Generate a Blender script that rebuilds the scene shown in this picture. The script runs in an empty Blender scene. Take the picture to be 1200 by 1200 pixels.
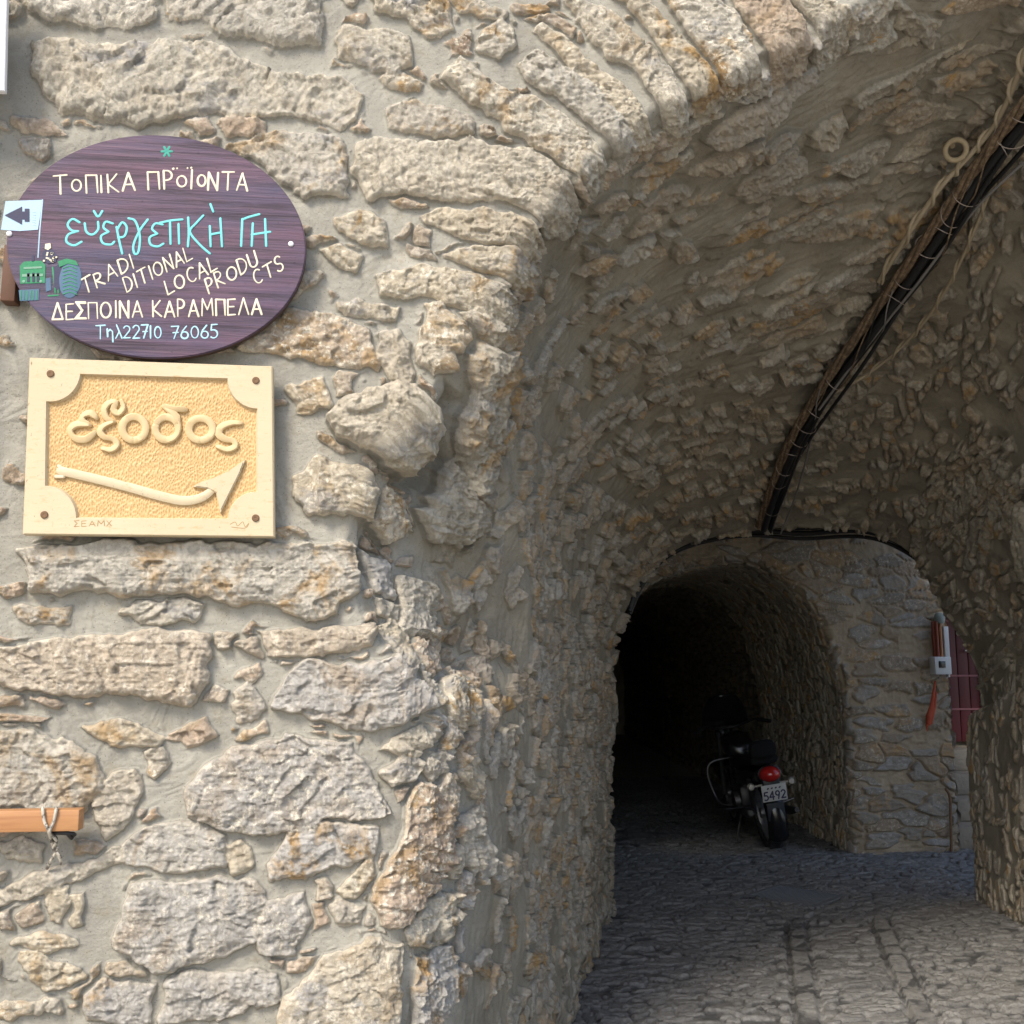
import bpy, bmesh, math, random
import numpy as np
from mathutils import Vector, Matrix
random.seed(7)
C = bpy.context.scene.collection
sc = bpy.context.scene

# ------------------------------------------------------------------ camera, light, exposure
CAM_D, CAM_H, FPX = 3.0, 1.6, 1200.0
PITCH, YAW = math.atan(180 / 1200), math.radians(7)
cam = bpy.data.objects.new('camera', bpy.data.cameras.new('camera')); C.objects.link(cam)
cam.data.sensor_width = 36; cam.data.sensor_height = 36; cam.data.lens = 36.0
cam.data.clip_start = 0.05; cam.data.clip_end = 2000
cam.location = (0, -CAM_D, CAM_H)
cam.rotation_euler = (math.pi / 2 + PITCH, 0, -YAW)
sc.camera = cam

SUN_DIR = Vector((-0.52, -0.74, 0.92)).normalized()
w = bpy.data.worlds.new('World'); sc.world = w; w.use_nodes = True
nt = w.node_tree
sky = nt.nodes.new('ShaderNodeTexSky'); sky.sky_type = 'NISHITA'; sky.sun_disc = False; sky.dust_density = 2.0; sky.ozone_density = .8
sky.sun_elevation = math.asin(SUN_DIR.z); sky.sun_rotation = math.atan2(SUN_DIR.x, SUN_DIR.y)
bg = nt.nodes['Background']; bg.inputs[1].default_value = 0.13
nt.links.new(sky.outputs[0], bg.inputs[0])
sl = bpy.data.lights.new('sun', 'SUN'); sl.energy = 2.0; sl.angle = math.radians(16); sl.color = (1, .915, .775)
so = bpy.data.objects.new('sun', sl); C.objects.link(so)
so.rotation_euler = SUN_DIR.to_track_quat('Z', 'Y').to_euler()
sc.view_settings.view_transform = 'Standard'; sc.view_settings.look = 'None'
sc.view_settings.exposure = 1.14; sc.view_settings.gamma = 1

# ------------------------------------------------------------------ calibration: photo measurements to metres
O = np.array([0, -CAM_D, CAM_H])
def ray(x, y):
    v = np.array([x - 600, FPX, -(y - 600)], float)
    c, s = math.cos(PITCH), math.sin(PITCH); v = np.array([v[0], v[1]*c - v[2]*s, v[1]*s + v[2]*c])
    c, s = math.cos(YAW), math.sin(YAW); return np.array([v[0]*c + v[1]*s, -v[0]*s + v[1]*c, v[2]])
def at(x, y, Y=0.0):
    r = ray(x, y); return O + r*(Y - O[1])/r[1]
def proj(P):
    v = P - O
    c, s = math.cos(-YAW), math.sin(-YAW); x = v[..., 0]*c + v[..., 1]*s; y = -v[..., 0]*s + v[..., 1]*c; z = v[..., 2]
    c, s = math.cos(-PITCH), math.sin(-PITCH); y, z = y*c - z*s, y*s + z*c
    return 600 + FPX*x/y, 600 - FPX*z/y, y

# ------------------------------------------------------------------ numpy noise
def _h(ix, iy, iz, seed):
    n = (ix.astype(np.uint32)*np.uint32(374761393) + iy.astype(np.uint32)*np.uint32(668265263)
         + iz.astype(np.uint32)*np.uint32(2147483647 - 97531) + np.uint32((seed*1274126177) & 0xffffffff))
    n = (n ^ (n >> np.uint32(13)))*np.uint32(1274126177)
    n = (n ^ (n >> np.uint32(15)))*np.uint32(2246822519)
    n = n ^ (n >> np.uint32(16))
    return (n & np.uint32(0xffffff)).astype(np.float32)/np.float32(16777216)
def n3(x, y, z, seed=0):
    fx, fy, fz = np.floor(x), np.floor(y), np.floor(z)
    ix, iy, iz = fx.astype(np.int32), fy.astype(np.int32), fz.astype(np.int32)
    x = (x-fx).astype(np.float32); y = (y-fy).astype(np.float32); z = (z-fz).astype(np.float32)
    x = x*x*(3-2*x); y = y*y*(3-2*y); z = z*z*(3-2*z)
    r = 0
    for a in (0, 1):
        wx = x if a else 1-x
        for b in (0, 1):
            wy = y if b else 1-y
            for c in (0, 1):
                r = r + wx*wy*(z if c else 1-z)*_h(ix+a, iy+b, iz+c, seed)
    return r*2-1
def n2(x, y, seed=0):
    fx, fy = np.floor(x), np.floor(y)
    ix, iy = fx.astype(np.int32), fy.astype(np.int32); iz = np.zeros_like(ix)
    x = (x-fx).astype(np.float32); y = (y-fy).astype(np.float32)
    x = x*x*(3-2*x); y = y*y*(3-2*y)
    return ((1-x)*(1-y)*_h(ix, iy, iz, seed) + x*(1-y)*_h(ix+1, iy, iz, seed)
            + (1-x)*y*_h(ix, iy+1, iz, seed) + x*y*_h(ix+1, iy+1, iz, seed))*2-1
def sstep(a, b, x):
    t = np.clip((x-a)/(b-a), 0, 1); return t*t*(3-2*t)
def worley(x, y, seed=0, jit=.9):
    """F1, F2, offset to nearest seed (dx, dy) and two random numbers of the nearest cell"""
    fx, fy = np.floor(x).astype(np.int32), np.floor(y).astype(np.int32)
    F1 = np.full(x.shape, 9., np.float32); F2 = F1.copy()
    DX = np.zeros_like(F1); DY = np.zeros_like(F1); R1 = np.zeros_like(F1); R2 = np.zeros_like(F1)
    z = np.zeros_like(fx)
    for i in (-1, 0, 1):
        for j in (-1, 0, 1):
            cx, cy = fx+i, fy+j
            dx = (x-(cx+.5+jit*(_h(cx, cy, z, seed)-.5))).astype(np.float32)
            dy = (y-(cy+.5+jit*(_h(cx, cy, z, seed+1)-.5))).astype(np.float32)
            d = np.sqrt(dx*dx+dy*dy); m = d < F1
            F2 = np.where(m, F1, np.minimum(F2, d)); F1 = np.where(m, d, F1)
            DX = np.where(m, dx, DX); DY = np.where(m, dy, DY)
            R1 = np.where(m, _h(cx, cy, z, seed+2), R1); R2 = np.where(m, _h(cx, cy, z, seed+3), R2)
    return F1, F2, DX, DY, R1, R2
def rock(x, y, z, seed, oct=4, f=14.):
    """chipped rock relief, about -1..1: creased noise over several octaves"""
    r = 0; a = 1.; tot = 0
    for i in range(oct):
        r = r + a*(1-2*np.abs(n3(x*f, y*f, z*f, seed+i*7)))
        tot += a; a *= .55; f *= 2.1
    return r/tot

# ------------------------------------------------------------------ object helpers
def tag(o, label=None, cat=None, group=None, kind=None):
    if label: o['label'] = label
    if cat: o['category'] = cat
    if group: o['group'] = group
    if kind: o['kind'] = kind
    return o
def empty(name, loc, label, cat, group=None, rot=(0, 0, 0)):
    o = bpy.data.objects.new(name, None); C.objects.link(o); o.empty_display_size = .1
    o.location = loc; o.rotation_euler = rot
    return tag(o, label, cat, group)
class MB:
    def __init__(s): s.v = []; s.f = []; s.m = []
    def add(s, v, f, mi=0):
        n = len(s.v); s.v += [tuple(map(float, p)) for p in v]; s.f += [tuple(i+n for i in q) for q in f]; s.m += [mi]*len(f)
    def box(s, c, d, R=None, mi=0, bev=0.0):
        bm = bmesh.new(); bmesh.ops.create_cube(bm, size=1)
        for v in bm.verts: v.co = Vector((v.co.x*d[0], v.co.y*d[1], v.co.z*d[2]))
        if bev: bmesh.ops.bevel(bm, geom=bm.edges[:], offset=bev, segments=2, affect='EDGES', profile=.5)
        M = R or Matrix.Identity(3); bm.verts.index_update()
        s.add([M @ v.co + Vector(c) for v in bm.verts], [[v.index for v in f.verts] for f in bm.faces], mi); bm.free()
    def tube(s, pts, r, n=10, mi=0, cap=True, smooth=0):
        pts = [Vector(p) for p in pts]
        if smooth: pts = catmull(pts, smooth)
        rs = r if hasattr(r, '__len__') else [r]*len(pts)
        if len(rs) != len(pts): rs = list(np.interp(np.linspace(0, 1, len(pts)), np.linspace(0, 1, len(rs)), rs))
        V = []; F = []; up = None
        for i, p in enumerate(pts):
            t = (pts[min(i+1, len(pts)-1)]-pts[max(i-1, 0)]).normalized()
            if up is None: up = t.orthogonal().normalized()
            up = (up - t*up.dot(t)); up = up.normalized() if up.length > 1e-5 else t.orthogonal().normalized()
            b = t.cross(up)
            for k in range(n):
                a = 2*math.pi*k/n; V.append(p + (up*math.cos(a)+b*math.sin(a))*rs[i])
        for i in range(len(pts)-1):
            for k in range(n): F.append((i*n+k, i*n+(k+1) % n, (i+1)*n+(k+1) % n, (i+1)*n+k))
        if cap: F.append(tuple(range(n-1, -1, -1))); F.append(tuple((len(pts)-1)*n+k for k in range(n)))
        s.add(V, F, mi)
    def ring(s, c, R, r, axis=(1, 0, 0), n=40, m=10, mi=0, sy=1.0, prof=None):
        """torus; prof = list of (radial, axial) for another cross-section"""
        q = Vector((0, 0, 1)).rotation_difference(Vector(axis)).to_matrix()
        prof = prof or [(r*math.cos(2*math.pi*k/m), r*math.sin(2*math.pi*k/m)) for k in range(m)]
        m = len(prof); V = []; F = []
        for i in range(n):
            a = 2*math.pi*i/n
            for pr, pz in prof:
                V.append(q @ Vector(((R+pr)*math.cos(a), (R+pr)*math.sin(a)*sy, pz)) + Vector(c))
        for i in range(n):
            for k in range(m): F.append((i*m+k, ((i+1) % n)*m+k, ((i+1) % n)*m+(k+1) % m, i*m+(k+1) % m))
        s.add(V, F, mi)
    def lathe(s, prof, c=(0, 0, 0), axis=(0, 0, 1), n=24, mi=0, sc=(1, 1)):
        q = Vector((0, 0, 1)).rotation_difference(Vector(axis)).to_matrix(); V = []; F = []; m = len(prof)
        for i in range(n):
            a = 2*math.pi*i/n
            for r, z in prof: V.append(q @ Vector((r*math.cos(a)*sc[0], r*math.sin(a)*sc[1], z)) + Vector(c))
        for i in range(n):
            for k in range(m-1): F.append((i*m+k, ((i+1) % n)*m+k, ((i+1) % n)*m+k+1, i*m+k+1))
        s.add(V, F, mi)
    def prism(s, poly, y0, y1, mi=0, bev=0.0):
        """poly: (x, z) outline, extruded from y0 (front) to y1 (back)"""
        bm = bmesh.new(); vs = [bm.verts.new((x, y0, z)) for x, z in poly]
        f = bm.faces.new(vs); r = bmesh.ops.extrude_face_region(bm, geom=[f])
        for e in r['geom']:
            if isinstance(e, bmesh.types.BMVert): e.co.y = y1
        bmesh.ops.recalc_face_normals(bm, faces=bm.faces[:])
        if bev: bmesh.ops.bevel(bm, geom=[e for e in bm.edges if abs(e.verts[0].co.y-y0) < 1e-6 and abs(e.verts[1].co.y-y0) < 1e-6], offset=bev, segments=2, affect='EDGES')
        bmesh.ops.triangulate(bm, faces=[f for f in bm.faces if len(f.verts) > 4]); bm.verts.index_update()
        s.add([v.co for v in bm.verts], [[v.index for v in f.verts] for f in bm.faces], mi); bm.free()
    def stroke(s, pts, wd, h, y=0., mi=0, smooth=4):
        """a painted or carved stroke lying on the plane y, its crest h towards -y"""
        p = [Vector((a, 0, b)) for a, b in pts]
        if not smooth:
            for i in range(1, len(p)-1):
                if (p[i]-p[i-1]).angle(p[i+1]-p[i], 0) > .8:
                    s.stroke(pts[:i+1], wd, h, y, mi, 0); s.stroke(pts[i:], wd, h*1.03, y-.00003, mi, 0); return
        if smooth and len(p) > 2: p = catmull(p, smooth)
        wds = wd if hasattr(wd, '__len__') else [wd]
        wds = np.interp(np.linspace(0, 1, len(p)), np.linspace(0, 1, len(wds)), wds) if len(wds) > 1 else [wds[0]]*len(p)
        t0 = (p[1]-p[0]).normalized(); t1 = (p[-1]-p[-2]).normalized()
        p = [p[0]-t0*wds[0]*.42] + p + [p[-1]+t1*wds[-1]*.42]; wds = [wds[0]*.5]+list(wds)+[wds[-1]*.5]
        V = []; F = []; cs = [(-.5, 0), (-.45, .78), (-.30, 1.), (.24, .94), (.43, .74), (.5, 0)]; m = len(cs)
        for i, q in enumerate(p):
            t = (p[min(i+1, len(p)-1)]-p[max(i-1, 0)]).normalized(); nn = Vector((t.z, 0, -t.x))
            hh = h*(.55 if i in (0, len(p)-1) else 1)
            for a, b in cs:
                c = q + nn*a*wds[i]; V.append((c.x, y-b*hh, c.z))
        for i in range(len(p)-1):
            for k in range(m-1): F.append((i*m+k, i*m+k+1, (i+1)*m+k+1, (i+1)*m+k))
        F.append(tuple(range(m))); F.append(tuple((len(p)-1)*m+k for k in range(m-1, -1, -1)))
        s.add(V, F, mi)
    def build(s, name, mats, parent=None, smooth=True, off=(0, 0, 0)):
        me = bpy.data.meshes.new(name)
        me.from_pydata([(a-off[0], b-off[1], c-off[2]) for a, b, c in s.v], [], s.f)
        for m in (mats if isinstance(mats, (list, tuple)) else [mats]): me.materials.append(m)
        me.polygons.foreach_set('material_index', s.m)
        bm = bmesh.new(); bm.from_mesh(me); bmesh.ops.recalc_face_normals(bm, faces=bm.faces[:]); bm.to_mesh(me); bm.free()
        if smooth:
            me.polygons.foreach_set('use_smooth', [True]*len(me.polygons))
            me.set_sharp_from_angle(angle=math.radians(38))
        o = bpy.data.objects.new(name, me); C.objects.link(o)
        if parent: o.parent = parent
        return o
def catmull(p, k):
    q = [p[0]*2-p[1]] + list(p) + [p[-1]*2-p[-2]]; out = []
    for i in range(1, len(q)-2):
        for j in range(k):
            t = j/k; a, b, c, d = q[i-1], q[i], q[i+1], q[i+2]
            out.append((b*2 + (c-a)*t + (a*2-b*5+c*4-d)*t*t + (b*3-a-c*3+d)*t**3)*.5)
    return out + [q[-2]]
def grid_mesh(name, P, mat, parent=None, attrs=None, keep=None):
    NS, NQ = P.shape[:2]
    idx = np.arange(NS*NQ, dtype=np.int32).reshape(NS, NQ)
    F = np.stack([idx[:-1, :-1], idx[:-1, 1:], idx[1:, 1:], idx[1:, :-1]], -1).reshape(-1, 4)
    if keep is not None: F = F[keep[:-1, :-1].reshape(-1)]
    used = np.zeros(NS*NQ, bool); used[F.ravel()] = True
    re = np.cumsum(used).astype(np.int32)-1; F = re[F]; V = P.reshape(-1, 3)[used]
    me = bpy.data.meshes.new(name)
    me.vertices.add(len(V)); me.vertices.foreach_set('co', V.astype(np.float32).ravel())
    me.loops.add(F.size); me.loops.foreach_set('vertex_index', F.ravel())
    me.polygons.add(len(F)); me.polygons.foreach_set('loop_start', np.arange(0, F.size, 4, dtype=np.int32))
    me.update(calc_edges=True)
    me.polygons.foreach_set('use_smooth', np.ones(len(F), bool))
    for k, a in (attrs or {}).items():
        me.attributes.new(k, 'FLOAT', 'POINT').data.foreach_set('value', a.reshape(-1)[used].astype(np.float32))
    me.materials.append(mat)
    o = bpy.data.objects.new(name, me); C.objects.link(o)
    if parent: o.parent = parent
    return o

# ------------------------------------------------------------------ materials
class NT:
    def __init__(s, name):
        s.m = bpy.data.materials.new(name); s.m.use_nodes = True; s.t = s.m.node_tree
        s.b = s.t.nodes['Principled BSDF']; s.o = s.t.nodes.new('ShaderNodeTexCoord')
    def node(s, typ, **kw):
        n = s.t.nodes.new(typ)
        for k, v in kw.items(): setattr(n, k, v)
        return n
    def put(s, sock, v):
        if hasattr(v, 'default_value') or hasattr(v, 'is_linked'): s.t.links.new(v, sock)
        else: sock.default_value = (*v, 1) if isinstance(v, tuple) and len(v) == 3 and sock.type == 'RGBA' else v
    def noise(s, scale, detail=6, rough=.6, vec=None, stretch=None, dist=0.):
        n = s.node('ShaderNodeTexNoise'); n.inputs['Scale'].default_value = scale; n.inputs['Detail'].default_value = detail
        n.inputs['Roughness'].default_value = rough; n.inputs['Distortion'].default_value = dist
        v = vec or s.o.outputs['Object']
        if stretch:
            mp = s.node('ShaderNodeMapping'); mp.inputs['Scale'].default_value = stretch; s.t.links.new(v, mp.inputs[0]); v = mp.outputs[0]
        s.t.links.new(v, n.inputs['Vector']); return n.outputs['Fac']
    def voro(s, scale, feature='F1', stretch=None):
        n = s.node('ShaderNodeTexVoronoi', feature=feature); n.inputs['Scale'].default_value = scale; v = s.o.outputs['Object']
        if stretch:
            mp = s.node('ShaderNodeMapping'); mp.inputs['Scale'].default_value = stretch; s.t.links.new(v, mp.inputs[0]); v = mp.outputs[0]
        s.t.links.new(v, n.inputs['Vector']); return n.outputs['Distance']
    def attr(s, name): n = s.node('ShaderNodeAttribute', attribute_name=name); return n.outputs['Fac']
    def ramp(s, fac, stops, interp='LINEAR'):
        n = s.node('ShaderNodeValToRGB'); s.t.links.new(fac, n.inputs[0]); e = n.color_ramp.elements; n.color_ramp.interpolation = interp
        while len(e) < len(stops): e.new(.5)
        for q, (p, c) in zip(e, stops):
            q.position = p; q.color = (*c, 1) if isinstance(c, tuple) else (c, c, c, 1)
        return n.outputs[0]
    def mix(s, f, a, b, mode='MIX'):
        n = s.node('ShaderNodeMix', data_type='RGBA', blend_type=mode); s.put(n.inputs[0], f); s.put(n.inputs[6], a); s.put(n.inputs[7], b); return n.outputs[2]
    def math(s, op, a, b=0., clamp=False):
        n = s.node('ShaderNodeMath', operation=op, use_clamp=clamp); s.put(n.inputs[0], a); s.put(n.inputs[1], b); return n.outputs[0]
    def out(s, color=None, rough=.8, metal=0., bump=None, bd=.004, bs=1., spec=None):
        if color is not None: s.put(s.b.inputs['Base Color'], color)
        s.put(s.b.inputs['Roughness'], rough); s.b.inputs['Metallic'].default_value = metal
        if spec is not None: s.b.inputs['Specular IOR Level'].default_value = spec
        if bump is not None:
            n = s.node('ShaderNodeBump'); n.inputs['Strength'].default_value = bs; n.inputs['Distance'].default_value = bd
            s.t.links.new(bump, n.inputs['Height']); s.t.links.new(n.outputs[0], s.b.inputs['Normal'])
        return s.m
def simple(name, col, rough=.6, metal=0., var=.25, scale=20., bd=.001, spec=None):
    t = NT(name); n = t.noise(scale, 5)
    c = t.mix(n, tuple(x*(1-var) for x in col), tuple(min(1, x*(1+var)) for x in col))
    return t.out(c, t.math('ADD', rough-.08, t.math('MULTIPLY', n, .16)), metal, t.noise(scale*6, 3), bd, .5, spec)

def stone_material(name, tints, mort, ochre=.5, lime=.5, tints2=None, mort2=None):
    t = NT(name)
    st, r1, zn, ed = t.attr('stone'), t.attr('rnd'), t.attr('zone'), t.attr('edge')
    base = t.ramp(r1, tints)
    fr = lambda k: t.math('FRACT', t.math('MULTIPLY', r1, k))
    oa = t.ramp(fr(61.), [(.3, .15), (.8, 1.6)]); la = t.ramp(fr(97.), [(.2, .3), (.9, 1.5)]); ga = t.ramp(fr(43.), [(.45, .0), (.9, 1.6)])
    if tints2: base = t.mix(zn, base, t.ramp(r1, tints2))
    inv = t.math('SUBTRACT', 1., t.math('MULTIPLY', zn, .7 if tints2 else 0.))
    n1 = t.noise(6, 6, .65, dist=.8); n2_ = t.noise(26, 9, .76); n3_ = t.noise(95, 6, .78); cr = t.noise(17, 9, .72, dist=1.2)
    base = t.mix(t.ramp(n2_, [(.30, 1.), (.56, 0.)]), t.mix(.34, base, (.16, .145, .125)), base)
    base = t.mix(t.math('MULTIPLY', t.ramp(n1, [(.50, 0.), (.62, 1.)]), t.math('MULTIPLY', oa, ochre)), base, (.42, .27, .12))          # rust and ochre stain
    base = t.mix(t.math('MULTIPLY', t.ramp(t.noise(4.1, 6, .68, stretch=(1, 1, 1.7)), [(.53, 0.), (.62, 1.)]), t.math('MULTIPLY', t.math('MULTIPLY', inv, ga), .6), True), base, (.37, .36, .35))
    base = t.mix(t.math('MULTIPLY', t.ramp(t.noise(34, 8, .78), [(.52, 0.), (.60, 1.)]), t.math('MULTIPLY', t.math('MULTIPLY', inv, la), lime*1.25), True), base, (.76, .70, .58))   # lime crust
    base = t.mix(t.math('MULTIPLY', ed, t.math('MULTIPLY', inv, lime*.8)), base, (.70, .63, .51))
    base = t.mix(t.ramp(cr, [(.482, 0.), (.497, .45), (.503, .45), (.518, 0.)]), base, t.mix(.6, base, (.13, .105, .075)))      # dark cracks
    base = t.mix(t.ramp(n3_, [(.30, .5), (.41, 0.)]), base, (.14, .12, .09))                                 # dark pores
    def mortar(mort):
        mo = t.mix(t.ramp(t.noise(2.2, 5, .6), [(.35, 0.), (.65, 1.)]), tuple(x*.82 for x in mort), tuple(x*1.14 for x in mort))
        mo = t.mix(t.ramp(t.noise(150, 4, .7), [(.30, .5), (.45, 0.)]), mo, tuple(x*.45 for x in mort))
        mo = t.mix(t.ramp(t.noise(9, 7, .72, dist=.6), [(.5, 0.), (.66, .5)]), mo, tuple(min(1, x*1.35) for x in mort))
        sp = t.voro(75); mo = t.mix(t.ramp(sp, [(.06, .85), (.13, 0.)]), mo, tuple(x*.2 for x in mort))
        return t.mix(t.ramp(t.noise(15, 7, .75), [(.54, 0.), (.68, .55)]), mo, (mort[0]*.8, mort[1]*.72, mort[2]*.58))
    mo = mortar(mort)
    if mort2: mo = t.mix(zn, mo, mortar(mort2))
    col = t.mix(t.ramp(t.math('ADD', st, t.math('MULTIPLY', t.math('SUBTRACT', n2_, .5), .9)), [(.38, 0.), (.56, 1.)]), mo, base)
    hb = t.math('ADD', t.math('MULTIPLY', t.math('ADD', n2_, t.math('MULTIPLY', n3_, .7)), t.math('ADD', t.math('MULTIPLY', st, .85), .25)),
                t.math('MULTIPLY', t.math('ADD', t.noise(200, 4, .7), t.math('MULTIPLY', t.noise(60, 7, .75), 1.1)), .30))
    hb = t.math('ADD', hb, t.math('MULTIPLY', t.ramp(cr, [(.46, 1.), (.5, 0.), (.54, 1.)]), t.math('MULTIPLY', st, .22)))
    return t.out(col, .93, 0, hb, .013, .8, .25)
TINTS = [(0., (.62, .58, .50)), (.2, (.68, .59, .44)), (.42, (.55, .53, .50)), (.6, (.69, .63, .51)), (.78, (.60, .45, .33)), (1., (.58, .54, .46))]
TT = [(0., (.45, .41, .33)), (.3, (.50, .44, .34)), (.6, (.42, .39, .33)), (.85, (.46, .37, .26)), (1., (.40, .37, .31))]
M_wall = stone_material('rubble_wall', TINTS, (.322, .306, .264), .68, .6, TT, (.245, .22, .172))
M_vault = M_wall
RT = [(0., (.29, .27, .23)), (.25, (.35, .335, .31)), (.45, (.25, .22, .175)), (.65, (.36, .27, .18)), (.85, (.28, .26, .23)), (1., (.40, .37, .33))]
M_rear = stone_material('rear_rubble', RT, (.29, .24, .175), .5, .25)
M_black = simple('black_rubber', (.012, .012, .013), .5)
M_seat = simple('seat_vinyl', (.010, .010, .011), .85, spec=.1)
M_gloss = simple('black_paint', (.008, .008, .009), .22, spec=.6)
M_tyre = simple('tyre_rubber', (.018, .018, .02), .75)
M_chrome = simple('chrome', (.09, .09, .095), .3, 1., .1)
M_steel = simple('dull_steel', (.33, .33, .34), .45, 1.)
M_rust = simple('rusty_iron', (.17, .10, .055), .85, .2, .5, 60)
M_red = simple('red_lens', (.38, .012, .010), .2, spec=.7)
M_white = simple('white_paint', (.74, .74, .76), .5, var=.05)
M_cream = simple('cream_letter_paint', (.66, .60, .46), .75, var=.22, scale=60)
M_cyan = simple('turquoise_letter_paint', (.15, .55, .56), .7, var=.15)
M_sky = simple('pale_blue_letter_paint', (.36, .60, .70), .7, var=.1)
M_green = simple('green_picture_paint', (.02, .20, .09), .7, var=.4, scale=80)
M_dark = simple('dark_picture_paint', (.03, .03, .07), .7)
M_yellow = simple('yellow_picture_paint', (.75, .68, .35), .7)
M_pblue = simple('flag_paint', (.36, .50, .62), .7, var=.12, scale=40)

# ------------------------------------------------------------------ arched masonry sheets
def dens(pts, n=400):
    p = catmull([Vector((a, 0, b)) for a, b in pts], 12); a = np.array([(v.x, v.z) for v in p])
    d = np.r_[0, np.cumsum(np.hypot(*np.diff(a, axis=0).T))]; u = np.linspace(0, d[-1], n)
    return np.c_[np.interp(u, d, a[:, 0]), np.interp(u, d, a[:, 1])]
class Prof:
    def __init__(s, L, A, R): s.sec = [dens(L), dens(A), dens(R)]
    def __call__(s, sig):
        k = np.clip(np.floor(sig).astype(int), 0, 2); u = np.linspace(0, 1, 400); out = np.zeros((len(sig), 2))
        for i in range(3):
            m = k == i
            for c in (0, 1): out[m, c] = np.interp(sig[m]-i, u, s.sec[i][:, c])
        return out
def smooth1(a, n):
    for _ in range(n): a = np.concatenate([a[:1], (a[:-2]+2*a[1:-1]+a[2:])/4, a[-1:]])
    return a
def lip(F, e):
    # stones keep their section across the arris and break off raggedly a hand's breadth inside
    b = .09+.07*n2((F[:, 0]*9+F[:, 1]*5)[:, None]+0*e, 0*e, 61)
    up = np.where(e > .14, e, np.where(e > -b, .06+np.maximum(e, 0)*(.08/.14), .06+(e+b)*1.4))
    lo = np.where(e > .12, e, np.where(e > 0, .05+e*(.07/.12), .05+e*.7))
    k = sstep(2.35, 2.75, F[:, 1])[:, None]
    return up*k+lo*(1-k)
def arch_sheet(front, end, Y0, T, sig, q, rad, flange=.5):
    """base surface of a wall face pierced by a vaulted passage. Returns positions (NS,NQ,3), e (+ out on the face, - in the vault), unfolded face coordinates and arc length"""
    F, E = front(sig), end(sig)
    tg = np.gradient(F, axis=0); tg = tg/np.maximum(1e-9, np.hypot(tg[:, 0], tg[:, 1]))[:, None]
    nrm = smooth1(np.c_[-tg[:, 1], tg[:, 0]], 60); nrm /= np.hypot(nrm[:, 0], nrm[:, 1])[:, None]
    S = np.r_[0, np.cumsum(np.hypot(*np.diff(F, axis=0).T))]
    r, ry, kap = [a[:, None] for a in rad(F)]; Q = q[None, :]
    ph = np.clip((Q+r)/(r+ry), 0, 1)*math.pi/2
    outw = np.where(Q < -r, -Q, r*(1-np.sin(ph))); yy = np.where(Q > ry, Q, ry*(1-np.cos(ph)))
    u = np.clip((Q+r)/(r+ry), 0, 1)
    outw = np.where(Q < -r, outw, outw*(1-kap)+kap*r*(1-u)); yy = np.where(Q > ry, yy, yy*(1-kap)+kap*ry*u)
    fl = np.maximum(Q-T, 0); yy = np.minimum(yy, T) + .02*np.minimum(fl, 1)
    wgt = np.clip(yy/T, 0, 1)[..., None]
    P2 = F[:, None, :]*(1-wgt) + E[:, None, :]*wgt + nrm[:, None, :]*(outw+fl)[..., None]
    e = outw-yy
    U = F[:, None, :] + nrm[:, None, :]*lip(F, e)[..., None]
    P = np.stack([P2[..., 0], Y0+yy, P2[..., 1]], -1)
    return P, e, U, np.broadcast_to(S[:, None], e.shape), yy
def normals(P):
    a = np.gradient(P, axis=0); b = np.gradient(P, axis=1); n = np.cross(b, a)
    return n/np.maximum(1e-12, np.linalg.norm(n, axis=-1))[..., None]

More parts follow.
